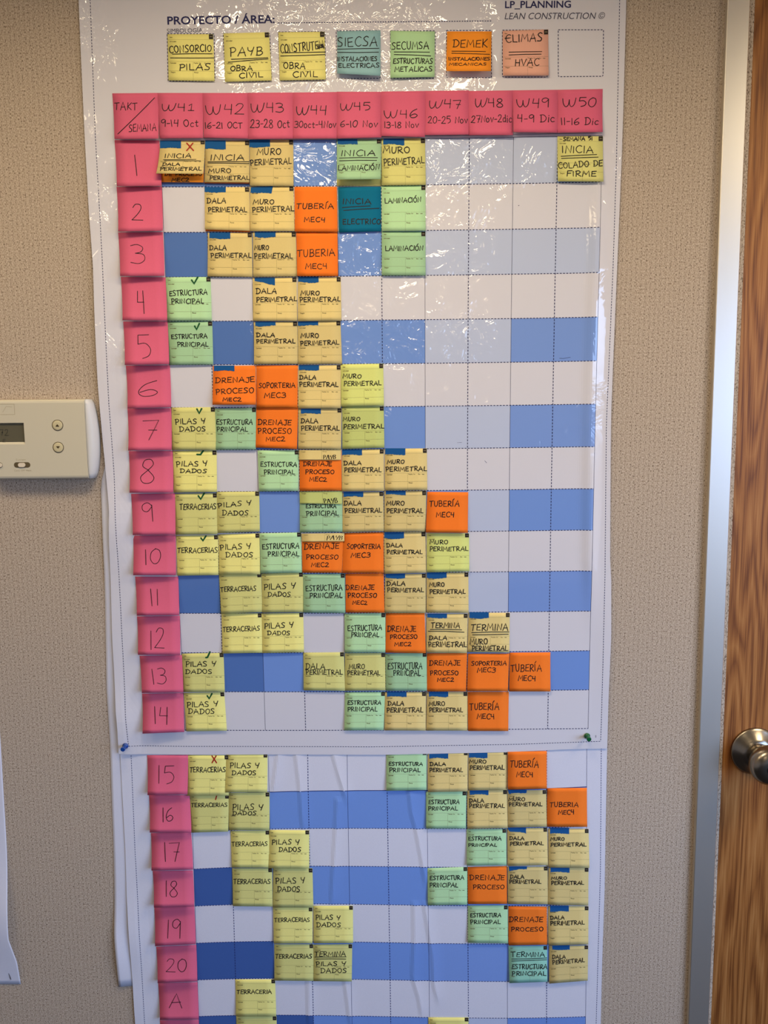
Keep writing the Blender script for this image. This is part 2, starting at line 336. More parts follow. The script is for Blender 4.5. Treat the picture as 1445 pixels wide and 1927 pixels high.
NOTES=[
["Y","L","PILAS",[[-387.0,2255.6],[-307.8,2254.6],[-307.5,2177.0],[-387.8,2179.0]],[["CONSORCIO",0.023,0.407,0.957,0.368,0.162],["PILAS",0.228,0.78,0.91,0.773,0.151]],{"geo":[5.55,3.27,0.03,1.92],"lines":[[0.097,0.428,0.964,0.415],[0.051,0.51,1.004,0.503]]}],
["Y","L","CIVIL1",[[-289.8,2255.7],[-211.0,2256.6],[-207.9,2176.7],[-289.2,2175.4]],[["PAYB",0.115,0.477,0.836,0.472,0.192],["OBRA",0.113,0.786,0.605,0.8,0.124],["CIVIL",0.3,0.942,0.82,0.936,0.129]],{"geo":[5.55,3.57,-0.05,2.05],"lines":[[0.152,0.535,0.941,0.524],[0.085,0.595,0.948,0.549]]}],
["Y","L","CIVIL2",[[-194.8,2256.4],[-115.1,2256.1],[-113.9,2177.0],[-194.1,2176.7]],[["CONSTRUTEM",0.028,0.439,0.988,0.361,0.188],["OBRA",0.084,0.763,0.566,0.771,0.141],["CIVIL",0.282,0.943,0.829,0.954,0.135]],{"geo":[5.55,3.53,0.21,2.28],"lines":[[0.124,0.424,0.999,0.419],[0.035,0.489,0.998,0.473]],"marks":[["k",[0.818,0.276],[0.97,0.261],[0.831,0.301],[0.982,0.294],[0.838,0.33],[0.985,0.319]]]}],
["LB","L","SIE",[[-93.0,2256.7],[-18.1,2257.1],[-18.7,2178.8],[-93.5,2184.5]],[["SIECSA",-0.002,0.369,0.926,0.333,0.221],["INSTALACIONES",-0.001,0.705,0.926,0.673,0.115],["ELECTRICAS",0.022,0.863,0.977,0.819,0.116]],{"geo":[5.55,11.31,0.24,1.81],"lines":[[0.003,0.416,0.963,0.385],[0.003,0.491,0.954,0.468]]}],
["G","L","SEC",[[-1.0,2256.2],[75.8,2254.3],[74.8,2178.8],[-1.6,2177.6]],[["SECUMSA",0.022,0.394,0.87,0.395,0.176],["ESTRUCTURAS",0.054,0.699,0.957,0.711,0.128],["METALICAS",0.09,0.88,0.954,0.879,0.125]],{"noform":1,"geo":[5.55,5.12,-0.27,1.94],"lines":[[0.085,0.444,0.884,0.452],[0.085,0.499,0.911,0.535]]}],
["OA","L","DEM",[[96.7,2254.0],[173.7,2253.1],[171.7,2183.8],[94.8,2184.5]],[["DEMEK",0.129,0.39,0.917,0.39,0.203],["INSTALACIONES",0.043,0.723,0.979,0.724,0.098],["MECANICAS",0.053,0.854,0.899,0.855,0.084]],{"geo":[5.55,14.14,-0.05,2.13],"lines":[[0.117,0.478,0.874,0.489],[0.117,0.529,0.964,0.56]]}],
["LP","L","CLI",[[192.5,2253.8],[271.1,2255.0],[272.2,2178.3],[193.3,2179.2]],[["ÈLIMAS",0.064,0.267,0.869,0.251,0.192],["HVAC",0.255,0.789,0.795,0.792,0.17]],{"geo":[5.55,5.51,-0.01,1.75],"lines":[[0.137,0.476,0.855,0.474],[0.136,0.538,0.841,0.53]]}],
["P","H","TAKT",[[-488.0,2160.0],[-408.3,2159.7],[-407.7,2080.8],[-485.4,2081.4]],[["TAKT",0.018,0.365,0.539,0.369,0.175],["SEMANA",0.326,0.859,0.953,0.82,0.177]],{"geo":[5.6,9.85,0.14,1.99],"lines":[[0.925,0.104,0.078,0.889]]}],
["P","H","W41",[[-409.0,2159.7],[-330.1,2158.7],[-330.0,2081.3],[-406.8,2082.1]],[["W4l",0.061,0.396,0.793,0.397,0.174],["9-14 Oct",0.032,0.747,0.891,0.752,0.167]],{"geo":[5.6,8.15,0.27,1.71]}],
["P","H","W42",[[-330.8,2158.7],[-250.9,2157.8],[-251.1,2079.9],[-329.1,2082.1]],[["W42",0.057,0.475,0.907,0.467,0.242],["16-21 OCT",0.026,0.794,0.881,0.78,0.149]],{"geo":[5.6,7.81,-0.15,1.97]}],
["P","H","W43",[[-251.6,2158.1],[-172.1,2157.5],[-172.6,2078.7],[-250.9,2079.0]],[["W43",0.053,0.421,0.793,0.426,0.22],["23-28 Oct",0.038,0.758,0.924,0.765,0.186]],{"geo":[5.6,8.28,0.04,1.98]}],
["P","H","W44",[[-172.8,2157.5],[-94.8,2157.5],[-96.2,2078.0],[-173.4,2078.9]],[["W44",0.066,0.482,0.761,0.488,0.213],["30oct-4Nov",0.03,0.765,0.983,0.77,0.162]],{"geo":[5.6,8.26,0.12,2.28]}],
["P","H","W45",[[-95.3,2157.9],[-18.1,2156.9],[-18.3,2078.8],[-96.1,2078.5]],[["W45",0.057,0.397,0.747,0.402,0.189],["6-10 Nov",0.066,0.762,0.916,0.775,0.16]],{"geo":[5.6,7.98,0.2,2.02]}],
["P","H","W46",[[-18.4,2157.3],[59.8,2157.3],[57.9,2078.7],[-18.3,2080.9]],[["W46",0.062,0.598,0.818,0.592,0.21],["13-18 Nov",0.06,0.815,0.852,0.803,0.15]],{"geo":[5.6,8.88,-0.13,1.96]}],
["P","H","W47",[[59.4,2157.3],[135.1,2157.4],[133.9,2081.2],[58.3,2082.1]],[["W47",0.064,0.397,0.819,0.404,0.213],["20-25 Nov",0.053,0.731,0.978,0.739,0.168]],{"geo":[5.6,8.96,0.28,2.25]}],
["P","H","W48",[[134.4,2156.4],[211.8,2156.5],[211.1,2080.0],[133.5,2081.4]],[["W48",0.13,0.363,0.778,0.368,0.213],["27Nov-2dic",0.053,0.715,0.979,0.717,0.173]],{"geo":[5.6,7.94,0.23,1.93]}],
["P","H","W49",[[211.4,2156.5],[289.4,2156.5],[289.2,2083.2],[211.8,2084.4]],[["W49",0.079,0.41,0.8,0.413,0.225],["4-9 Dic",0.082,0.764,0.931,0.759,0.188]],{"geo":[5.6,9.67,-0.23,1.77]}],
["P","H","W50",[[289.0,2156.5],[367.2,2156.9],[367.2,2083.3],[288.7,2082.9]],[["W50",0.108,0.398,0.857,0.411,0.218],["11-16 Dic",0.07,0.818,0.907,0.831,0.18]],{"geo":[5.6,8.8,-0.12,2.26]}],
["P","R","1",[[-488.3,2082.1],[-409.4,2080.8],[-406.4,2002.2],[-484.1,2001.3]],[["1",0.395,0.779,0.484,0.779,0.451]],{"geo":[5.55,10.96,-0.44,1.86]}],
["P","R","2",[[-488.7,2003.2],[-408.2,2003.0],[-407.7,1925.7],[-485.6,1924.3]],[["2",0.301,0.756,0.553,0.759,0.383]],{"geo":[5.55,10.93,-0.54,1.96]}],
["P","R","3",[[-490.0,1925.0],[-409.8,1924.8],[-407.9,1847.7],[-486.0,1847.5]],[["3",0.242,0.734,0.571,0.736,0.433]],{"geo":[5.55,11.84,-0.41,1.73]}],
["P","R","4",[[-489.1,1847.8],[-408.7,1846.3],[-406.6,1769.3],[-485.9,1770.4]],[["4",0.334,0.867,0.512,0.866,0.522]],{"geo":[5.55,11.62,-0.39,1.81]}],
["P","R","5",[[-488.9,1769.2],[-408.3,1768.8],[-406.9,1691.8],[-485.4,1691.1]],[["5",0.284,0.866,0.598,0.871,0.591]],{"geo":[5.55,11.03,-0.66,1.71]}],
["P","R","6",[[-488.1,1690.4],[-407.6,1690.3],[-406.8,1614.2],[-485.2,1613.1]],[["6",0.205,0.717,0.674,0.726,0.405]],{"geo":[5.55,9.61,-0.63,2.27]}],
["P","R","7",[[-489.1,1612.8],[-408.6,1612.6],[-409.0,1536.1],[-487.3,1536.4]],[["7",0.267,0.775,0.644,0.778,0.488]],{"geo":[5.55,11.5,-0.53,2.29]}],
["P","R","8",[[-490.6,1534.5],[-409.5,1534.3],[-409.2,1457.3],[-488.9,1458.5]],[["8",0.212,0.807,0.55,0.807,0.565]],{"geo":[5.55,11.96,-0.37,2.24]}],
["P","R","9",[[-490.4,1454.8],[-408.5,1455.4],[-408.5,1378.3],[-486.7,1379.2]],[["9",0.213,0.696,0.488,0.698,0.449]],{"geo":[5.55,11.83,-0.43,1.79]}],
["P","R","10",[[-490.5,1376.0],[-410.6,1376.4],[-411.6,1300.9],[-490.1,1302.9]],[["10",0.243,0.744,0.645,0.743,0.408]],{"geo":[5.55,10.38,-0.63,1.98]}],
["P","R","11",[[-490.4,1297.4],[-409.0,1296.8],[-408.6,1223.5],[-487.1,1225.1]],[["11",0.313,0.757,0.517,0.757,0.461]],{"geo":[5.55,10.3,-0.59,1.87]}],
["P","R","12",[[-490.7,1220.3],[-409.2,1220.8],[-410.0,1145.6],[-489.1,1148.4]],[["12",0.262,0.851,0.619,0.848,0.51]],{"geo":[5.55,9.37,-0.63,2.14]}],
["P","R","13",[[-489.5,1142.7],[-408.6,1143.5],[-407.0,1071.3],[-485.0,1073.3]],[["13",0.251,0.768,0.595,0.771,0.441]],{"geo":[5.55,9.77,-0.66,1.71]}],
["P","R","14",[[-488.5,1067.5],[-409.2,1068.2],[-408.5,992.6],[-487.0,992.8]],[["14",0.256,0.788,0.614,0.797,0.463]],{"geo":[5.55,11.41,-0.66,1.85]}],
["P","R","15",[[-485.3,941.7],[-405.4,942.2],[-407.9,864.0],[-484.8,865.4]],[["15",0.223,0.723,0.643,0.725,0.452]],{"geo":[3.35,10.45,-0.42,2.11]}],
["P","R","16",[[-485.3,859.2],[-405.9,858.9],[-403.3,785.0],[-484.2,787.5]],[["16",0.283,0.735,0.566,0.733,0.377]],{"geo":[3.35,10.29,-0.4,2.21]}],
["P","R","17",[[-485.4,780.0],[-405.9,781.1],[-402.9,707.2],[-484.1,708.2]],[["17",0.284,0.793,0.691,0.801,0.507]],{"geo":[3.35,11.24,-0.45,1.91]}],
["P","R","18",[[-485.7,699.6],[-405.7,700.6],[-403.6,628.7],[-482.8,630.0]],[["18",0.262,0.75,0.583,0.755,0.442]],{"geo":[3.35,11.65,-0.46,2.18]}],
["P","R","19",[[-486.1,620.8],[-405.9,622.9],[-404.4,545.9],[-485.2,545.0]],[["19",0.265,0.805,0.627,0.819,0.484]],{"geo":[3.35,9.5,-0.49,2.18]}],
["P","R","20",[[-486.2,535.8],[-405.4,539.7],[-404.5,464.4],[-483.3,465.2]],[["20",0.209,0.722,0.741,0.739,0.376]],{"geo":[3.35,10.21,-0.54,1.98]}],
["P","R","A",[[-485.9,455.3],[-406.2,457.6],[-404.8,380.2],[-483.0,382.0]],[["A",0.239,0.684,0.579,0.688,0.38]],{"geo":[3.35,9.46,-0.4,2.15]}],
["P","R","-",[[-486.3,372.2],[-406.8,373.4],[-406.0,295.6],[-483.6,300.3]],[],{"geo":[3.35,10.38,-0.67,2.16]}],
["T","1","W41",[[-407.6,2079.9],[-328.6,2079.4],[-330.6,2019.6],[-411.9,2020.1]],[["INICIA",0.118,0.513,0.71,0.515,0.148],["DALA",0.089,0.753,0.484,0.752,0.104],["PERIMETRAL",0.058,0.912,0.959,0.904,0.129]],{"geo":[6.35,17.53,-0.25,2.02],"tape":[[-0.0,-0.007],[0.468,-0.004],[0.472,0.215],[0.007,0.212]],"lines":[[0.104,0.558,0.816,0.551],[0.13,0.587,0.917,0.595]],"marks":[["r",[0.596,0.072],[0.753,0.29]],["r",[0.734,0.073],[0.601,0.289]]]}],
["OA","1","W41",[[-407.9,2079.7],[-330.1,2078.8],[-333.1,2008.1],[-413.2,2009.6]],[["DE PROCESO",0.124,0.848,0.967,0.842,0.084],["MEC2",0.289,0.994,0.684,0.99,0.111]],{"under":"INICIA DALA PERIMETRAL","geo":[5.2,3.94,-0.11,1.99]}],  # orange lightened to stand in for light passing through the note above
["T","1","W42",[[-328.1,2079.6],[-250.7,2078.3],[-252.0,2006.8],[-331.7,2008.3]],[["INICIA",0.112,0.476,0.887,0.471,0.152],["MURO",0.081,0.776,0.598,0.773,0.121],["PERIMETRAL",0.11,0.947,1.008,0.941,0.113]],{"geo":[5.62,4.91,0.17,2.29],"tape":[[-0.0,-0.003],[0.467,-0.006],[0.467,0.2],[0.003,0.203]],"lines":[[0.068,0.505,0.997,0.498],[0.069,0.534,0.997,0.543]]}],
["O","1","W42",[[-327.8,2078.4],[-251.7,2077.5],[-252.7,2005.7],[-332.4,2007.2]],[],{"under":"INICIA MURO PERIMETRAL","geo":[5.27,1.77,-0.05,2.21]}],
["T","1","W43",[[-250.1,2079.3],[-173.2,2079.1],[-174.2,2000.4],[-251.4,2001.5]],[["MURO",0.16,0.325,0.721,0.327,0.149],["PERIMETRAL",0.01,0.562,0.963,0.528,0.145]],{"geo":[5.69,3.38,-0.17,1.74],"tape":[[0.0,-0.006],[0.47,-0.002],[0.468,0.157],[-0.002,0.154]]}],
["G","1","W45",[[-96.5,2078.4],[-18.7,2078.0],[-19.6,2008.2],[-96.7,2007.4]],[["INICIA",0.081,0.404,0.87,0.413,0.156],["LAMINACIÓN",0.016,0.777,0.968,0.768,0.145]],{"geo":[6.63,13.32,-0.32,1.94],"tape":[[0.015,-0.006],[0.463,-0.003],[0.471,0.133],[0.02,0.107]],"lines":[[0.057,0.453,0.921,0.453],[0.057,0.522,0.901,0.519]]}],
["Y","1","W45",[[-96.2,2077.6],[-19.2,2077.4],[-19.4,1999.2],[-97.8,2000.0]],[],{"under":"INICIA LAMINACIÓN","geo":[5.48,1.98,-0.26,1.77]}],
["Y","1","W46",[[-18.0,2079.3],[58.2,2079.0],[59.5,1999.7],[-18.7,1999.7]],[["MURO",0.03,0.313,0.651,0.319,0.146],["PERIMETRAL",0.045,0.587,0.98,0.54,0.158]],{"geo":[5.9,3.28,0.02,2.05],"tape":[[0.04,0.0],[0.524,0.004],[0.523,0.135],[0.039,0.131]]}],
["Y","1","W50",[[290.2,2079.5],[369.6,2078.6],[371.1,2001.0],[291.3,2002.7]],[["SEMANA 51",0.12,0.109,0.77,0.093,0.091],["INICIA",0.09,0.373,0.791,0.37,0.172],["COLADO DE",0.01,0.727,0.993,0.659,0.15],["FIRME",0.186,0.895,0.844,0.891,0.138]],{"geo":[6.18,5.31,0.34,2.08],"lines":[[0.077,0.441,0.862,0.398],[0.089,0.487,0.892,0.456]]}],
["T","2","W42",[[-332.5,2000.6],[-253.1,2000.1],[-253.9,1924.5],[-333.6,1927.7]],[["DALA",0.041,0.382,0.476,0.378,0.14],["PERIMETRAL",0.068,0.585,0.947,0.572,0.125]],{"geo":[5.62,4.95,0.08,2.26],"tape":[[0.003,-0.009],[0.477,-0.006],[0.474,0.118],[0.0,0.118]]}],
["O","2","W42",[[-331.7,1998.8],[-253.7,1998.0],[-253.8,1922.9],[-333.2,1925.3]],[],{"under":"DALA PERIMETRAL","geo":[5.27,1.75,-0.09,2.14]}],
["T","2","W43",[[-252.0,2001.2],[-174.6,2000.8],[-174.2,1923.5],[-253.8,1924.3]],[["MURO",0.064,0.403,0.554,0.405,0.124],["PERIMETRAL",0.049,0.581,1.006,0.56,0.131]],{"geo":[5.69,3.46,-0.14,2.25],"tape":[[0.024,0.015],[0.53,0.0],[0.497,0.166],[0.014,0.132]]}],
["O","2","W44",[[-173.0,1999.7],[-97.9,1999.1],[-97.6,1921.5],[-173.7,1922.4]],[["TUBERÍA",0.028,0.489,0.922,0.49,0.133],["MEC4",0.218,0.791,0.709,0.791,0.125]],{"noform":1,"geo":[5.76,3.43,0.02,2.24]}],
["B","2","W45",[[-96.0,1998.4],[-19.9,1998.2],[-19.9,1921.8],[-95.5,1920.4]],[["INICIA",0.093,0.378,0.774,0.389,0.128],["ELECTRICO",0.091,0.826,0.992,0.849,0.132]],{"noform":1,"geo":[5.83,2.33,0.15,2.17],"lines":[[0.092,0.451,0.749,0.424],[0.122,0.515,0.955,0.481]]}],
["G","2","W46",[[-18.7,1999.7],[59.0,2000.0],[58.9,1921.4],[-18.9,1921.7]],[["LAMINACIÓN",0.067,0.395,0.903,0.376,0.122]],{"geo":[5.9,3.3,0.33,1.72]}],
["T","3","W42",[[-329.6,1922.8],[-250.7,1922.4],[-251.4,1845.1],[-332.1,1846.6]],[["DALA",0.033,0.4,0.426,0.4,0.124],["PERIMETRAL",0.061,0.573,0.984,0.571,0.121]],{"geo":[5.62,3.36,-0.09,1.92],"tape":[[0.039,-0.003],[0.511,0.0],[0.509,0.137],[0.039,0.135]]}],
["T","3","W43",[[-249.2,1923.1],[-172.4,1922.3],[-171.6,1845.1],[-250.3,1845.0]],[["MURO",0.028,0.406,0.37,0.407,0.118],["PERIMETRAL",0.027,0.595,0.914,0.6,0.13]],{"geo":[5.69,3.02,-0.34,1.78],"tape":[[0.049,-0.006],[0.533,-0.006],[0.529,0.118],[0.047,0.117]]}],
["O","3","W44",[[-171.7,1922.3],[-98.0,1921.9],[-97.9,1844.8],[-171.1,1845.4]],[["TUBERÌA",0.006,0.569,0.936,0.548,0.175],["MEC4",0.197,0.842,0.737,0.842,0.14]],{"noform":1,"geo":[5.76,4.22,-0.28,2.09]}],
["G","3","W46",[[-19.0,1921.7],[58.8,1920.9],[58.7,1844.2],[-19.4,1845.0]],[["LAMINACIÓN",0.074,0.451,0.948,0.433,0.126]],{"geo":[5.9,3.59,0.03,1.79]}],
["G","4","W41",[[-408.4,1846.3],[-327.5,1846.1],[-327.5,1769.0],[-408.0,1769.3]],[["ESTRUCTURA",0.061,0.436,0.921,0.406,0.137],["PRINCIPAL",0.1,0.606,0.835,0.612,0.124]],{"geo":[5.55,3.11,-0.34,2.05],"marks":[["g",[0.578,0.069],[0.629,0.147],[0.714,0.006]]]}],
["T","4","W43",[[-251.6,1844.2],[-172.8,1843.9],[-173.3,1766.8],[-252.8,1767.6]],[["DALA",0.065,0.376,0.542,0.378,0.14],["PERIMETRAL",0.072,0.571,1.004,0.549,0.122]],{"geo":[5.69,2.98,0.03,2.16],"tape":[[0.045,0.003],[0.508,0.003],[0.505,0.169],[0.044,0.085]]}],
["T","4","W44",[[-170.6,1844.5],[-93.4,1843.7],[-93.2,1766.7],[-171.8,1766.3]],[["MURO",0.059,0.419,0.503,0.422,0.119],["PERIMETRAL",0.037,0.574,0.985,0.565,0.125]],{"geo":[5.76,2.94,-0.25,1.79],"tape":[[0.009,-0.003],[0.486,-0.003],[0.485,0.125],[0.008,0.124]]}],
["G","5","W41",[[-408.3,1768.4],[-327.3,1768.1],[-327.7,1690.7],[-407.1,1690.7]],[["ESTRUCTURA",0.06,0.407,0.884,0.395,0.118],["PRINCIPAL",0.188,0.582,0.9,0.588,0.116]],{"geo":[5.55,3.34,-0.28,1.72],"marks":[["g",[0.604,0.111],[0.643,0.186],[0.71,0.05]]]}],
["T","5","W43",[[-252.1,1766.1],[-173.4,1766.1],[-173.7,1690.5],[-253.3,1690.5]],[["DALA",0.051,0.361,0.483,0.365,0.112],["PERIMETRAL",0.05,0.508,0.952,0.517,0.112]],{"geo":[5.69,2.97,-0.34,1.99],"tape":[[0.037,-0.003],[0.503,0.002],[0.502,0.101],[0.035,0.097]]}],
["T","5","W44",[[-172.9,1766.6],[-95.1,1766.5],[-93.3,1689.7],[-173.1,1689.7]],[["MURO",0.063,0.39,0.491,0.394,0.12],["PERIMETRAL",0.051,0.571,0.955,0.555,0.123]],{"geo":[5.76,2.75,-0.26,2.14],"tape":[[0.009,-0.003],[0.483,0.001],[0.48,0.105],[0.007,0.101]]}],
["O","6","W42",[[-329.0,1688.4],[-251.2,1688.2],[-251.2,1617.7],[-330.6,1618.4]],[["DRENAJE",0.046,0.443,0.977,0.427,0.153],["PROCESO",0.065,0.734,0.96,0.702,0.15],["MEC2",0.23,0.918,0.67,0.918,0.105]],{"noform":1,"geo":[5.62,8.68,0.02,1.74],"tape":[[0.025,-0.01],[0.506,-0.007],[0.504,0.132],[0.024,0.129]]}],
["O","6","W43",[[-250.0,1688.9],[-174.0,1688.2],[-176.1,1611.4],[-251.2,1612.1]],[["SOPORTERIA",0.049,0.538,0.946,0.538,0.134],["MEC3",0.186,0.772,0.714,0.772,0.134]],{"noform":1,"geo":[5.69,3.59,-0.19,2.2]}],
["T","6","W44",[[-173.0,1687.5],[-95.8,1687.9],[-96.9,1609.8],[-175.0,1610.2]],[["DALA",0.02,0.333,0.422,0.338,0.114],["PERIMETRAL",0.021,0.497,0.946,0.506,0.12]],{"geo":[5.76,3.43,0.31,2.29],"tape":[[0.009,-0.012],[0.488,-0.005],[0.488,0.115],[0.01,0.108]]}],
["Z","6","W45",[[-95.8,1689.1],[-18.5,1689.6],[-17.9,1613.7],[-96.1,1612.6]],[["MURO",0.037,0.337,0.482,0.345,0.115],["PERIMETRAL",0.057,0.519,0.951,0.517,0.122]],{"geo":[5.83,3.45,0.26,2.03]}],
["Y","7","W41",[[-408.1,1613.8],[-328.1,1613.8],[-327.9,1535.1],[-409.4,1535.7]],[["PILAS Y",0.077,0.4,0.784,0.386,0.139],["DADOS",0.165,0.568,0.776,0.571,0.127]],{"geo":[5.55,3.22,-0.01,1.81],"marks":[["g",[0.587,0.042],[0.636,0.141],[0.694,0.034]]]}],
["G","7","W42",[[-327.7,1611.4],[-252.7,1612.4],[-254.4,1535.7],[-328.6,1535.6]],[["ESTRUCTURA",0.011,0.396,0.916,0.411,0.138],["PRINCIPAL",0.021,0.562,0.801,0.574,0.125]],{"geo":[5.62,3.65,0.13,2.28]}],
["O","7","W43",[[-252.0,1612.4],[-175.4,1612.5],[-178.6,1535.9],[-254.8,1539.4]],[["DRENAJE",0.037,0.443,0.847,0.434,0.146],["PROCESO",0.041,0.658,0.861,0.64,0.143],["MEC2",0.243,0.84,0.713,0.825,0.121]],{"noform":1,"geo":[5.69,4.2,0.31,2.05]}],
["T","7","W44",[[-174.7,1609.8],[-95.4,1609.9],[-97.5,1534.6],[-176.8,1535.7]],[["DALA",0.051,0.362,0.463,0.363,0.128],["PERIMETRAL",0.059,0.544,0.961,0.545,0.134]],{"geo":[5.76,3.11,0.08,2.27],"tape":[[0.055,0.004],[0.518,0.009],[0.519,0.125],[0.056,0.121]]}],
["Z","7","W45",[[-94.6,1612.9],[-18.3,1612.7],[-17.7,1537.0],[-95.2,1535.1]],[["MURO",0.014,0.347,0.432,0.354,0.111],["PERIMETRAL",0.019,0.54,1.004,0.541,0.124]],{"geo":[5.83,3.01,0.09,1.82]}],
["Y","8","W41",[[-408.8,1534.3],[-327.9,1534.4],[-329.4,1457.2],[-409.8,1456.5]],[["PILAS Y",0.063,0.385,0.798,0.375,0.135],["DADOS",0.146,0.535,0.766,0.543,0.108]],{"geo":[5.55,3.15,0.25,1.85],"marks":[["g",[0.55,0.091],[0.632,0.095],[0.697,0.003]]]}],
["G","8","W43",[[-251.9,1533.7],[-176.0,1533.6],[-178.0,1458.3],[-251.2,1457.8]],[["ESTRUCTURA",0.051,0.4,0.96,0.409,0.129],["PRINCIPAL",0.135,0.585,0.912,0.593,0.119]],{"geo":[5.69,3.56,0.22,2.04]}],
["O","8","W44",[[-174.6,1532.9],[-97.2,1532.8],[-97.6,1458.2],[-175.4,1458.1]],[["DRENAJE",0.08,0.387,0.773,0.393,0.121],["PROCESO",0.128,0.584,0.829,0.59,0.117],["MEC2",0.227,0.771,0.651,0.775,0.12]],{"noform":1,"geo":[5.76,3.54,-0.06,2.12]}],
["T","8","W44",[[-175.0,1533.8],[-97.6,1534.2],[-97.9,1514.9],[-175.5,1515.6]],[["PAYB",0.568,0.918,0.874,0.92,0.436]],{"strip":1,"geo":[7.16,0.8,-0.24,1.81]}],
["T","8","W45",[[-95.9,1534.1],[-19.0,1534.2],[-19.2,1456.8],[-96.9,1456.7]],[["DALA",0.033,0.377,0.468,0.381,0.117],["PERIMETRAL",0.043,0.544,0.943,0.552,0.124]],{"geo":[5.83,3.46,-0.21,1.8],"tape":[[0.0,-0.003],[0.48,0.001],[0.479,0.135],[-0.0,0.13]]}],
["T","8","W46",[[-17.2,1535.0],[60.5,1534.9],[61.0,1458.0],[-17.4,1457.6]],[["MURO",0.047,0.364,0.467,0.367,0.11],["PERIMETRAL",0.013,0.55,0.995,0.54,0.123]],{"geo":[5.9,3.27,-0.22,2.08],"tape":[[0.01,-0.01],[0.49,-0.007],[0.489,0.147],[0.009,0.143]]}],
["Y","9","W41",[[-409.3,1454.7],[-330.2,1454.8],[-331.0,1378.1],[-409.4,1377.2]],[["TERRACERIAS",0.105,0.399,0.982,0.397,0.148]],{"geo":[5.55,3.53,0.26,1.88],"marks":[["g",[0.561,0.061],[0.615,0.141],[0.703,-0.003]]]}],
["Y","9","W42",[[-330.1,1457.3],[-251.2,1457.2],[-251.7,1382.3],[-331.4,1380.0]],[["PILAS Y",0.019,0.395,0.816,0.338,0.135],["DADOS",0.111,0.58,0.734,0.596,0.135]],{"geo":[5.62,3.13,-0.34,1.73]}],
["G","9","W44",[[-175.9,1455.6],[-96.8,1455.5],[-97.3,1380.8],[-177.0,1380.0]],[["ESTRUCTURA",0.139,0.403,0.862,0.411,0.111],["PRINCIPAL",0.148,0.601,0.917,0.59,0.135]],{"geo":[5.76,3.22,0.14,1.91]}],
["Z","9","W44",[[-176.2,1457.0],[-97.0,1457.2],[-97.3,1432.4],[-175.8,1434.4]],[["PAYB",0.57,0.925,0.901,0.91,0.371]],{"strip":1,"geo":[7.16,0.8,-0.17,1.75]}],
["T","9","W45",[[-96.3,1454.9],[-20.5,1455.1],[-19.9,1381.3],[-97.3,1379.5]],[["DALA",0.023,0.329,0.466,0.337,0.128],["PERIMETRAL",0.05,0.524,0.964,0.53,0.128]],{"geo":[5.83,3.16,0.0,1.97],"tape":[[0.024,-0.007],[0.51,-0.002],[0.509,0.117],[0.024,0.111]]}],
["T","9","W46",[[-18.4,1456.4],[59.3,1456.3],[57.8,1380.1],[-19.3,1380.1]],[["MURO",0.041,0.353,0.484,0.356,0.117],["PERIMETRAL",0.049,0.544,0.939,0.551,0.126]],{"geo":[5.9,3.4,-0.28,2.14],"tape":[[0.033,-0.007],[0.507,-0.003],[0.508,0.089],[0.034,0.086]]}],
["O","9","W47",[[61.2,1454.5],[137.1,1453.1],[136.2,1377.4],[58.2,1378.4]],[["TUBERÍA",0.054,0.366,0.792,0.359,0.154],["MEC4",0.23,0.628,0.668,0.624,0.137]],{"noform":1,"geo":[5.97,5.36,0.05,1.96]}],
["Y","10","W41",[[-409.6,1375.4],[-331.0,1375.8],[-331.8,1300.1],[-409.4,1299.5]],[["TERRACERIAS",0.008,0.444,0.987,0.445,0.145]],{"geo":[5.55,3.8,-0.19,2.16],"marks":[["g",[0.593,0.07],[0.638,0.135],[0.712,0.019]]]}],
["Y","10","W42",[[-330.0,1377.1],[-253.4,1378.5],[-253.2,1300.7],[-330.6,1302.0]],[["PILAS Y",0.027,0.405,0.795,0.375,0.154],["DADOS",0.16,0.579,0.829,0.583,0.133]],{"geo":[5.62,3.52,-0.35,1.79]}],
["G","10","W43",[[-252.7,1378.5],[-175.2,1379.7],[-174.9,1303.5],[-252.6,1302.9]],[["ESTRUCTURA",0.05,0.406,0.952,0.404,0.146],["PRINCIPAL",0.178,0.583,0.947,0.598,0.135]],{"geo":[5.69,3.2,-0.26,1.71]}],
["O","10","W44",[[-174.0,1376.4],[-95.5,1376.9],[-99.8,1303.1],[-174.0,1303.4]],[["DRENAJE",0.043,0.403,0.907,0.39,0.163],["PROCESO",0.092,0.657,0.897,0.662,0.13],["MEC2",0.22,0.86,0.67,0.861,0.126]],{"noform":1,"geo":[5.76,3.44,0.34,2.2]}],
["T","10","W44",[[-174.3,1377.7],[-94.0,1378.1],[-94.2,1362.6],[-173.3,1362.4]],[["PAYB",0.571,0.808,0.95,0.829,0.528]],{"strip":1,"geo":[7.16,0.8,-0.03,1.73]}],
["O","10","W45",[[-96.0,1377.9],[-20.9,1379.0],[-21.0,1302.5],[-99.0,1302.2]],[["SOPORTERIA",0.093,0.4,0.928,0.413,0.133],["MEC3",0.194,0.617,0.672,0.623,0.132]],{"noform":1,"geo":[5.83,4.3,0.35,1.91]}],
["T","10","W46",[[-19.6,1378.7],[57.4,1378.9],[58.4,1301.8],[-19.8,1300.3]],[["DALA",0.048,0.365,0.447,0.371,0.111],["PERIMETRAL",0.054,0.527,0.924,0.544,0.111]],{"geo":[5.9,3.25,-0.08,1.89],"tape":[[0.007,-0.007],[0.482,-0.002],[0.48,0.155],[0.006,0.149]]}],
["Z","10","W47",[[60.0,1376.8],[139.0,1375.7],[139.5,1304.1],[59.7,1302.4]],[["MURO",0.066,0.288,0.505,0.29,0.118],["PERIMETRAL",0.06,0.469,0.981,0.464,0.128]],{"geo":[5.97,3.46,0.26,1.89]}],
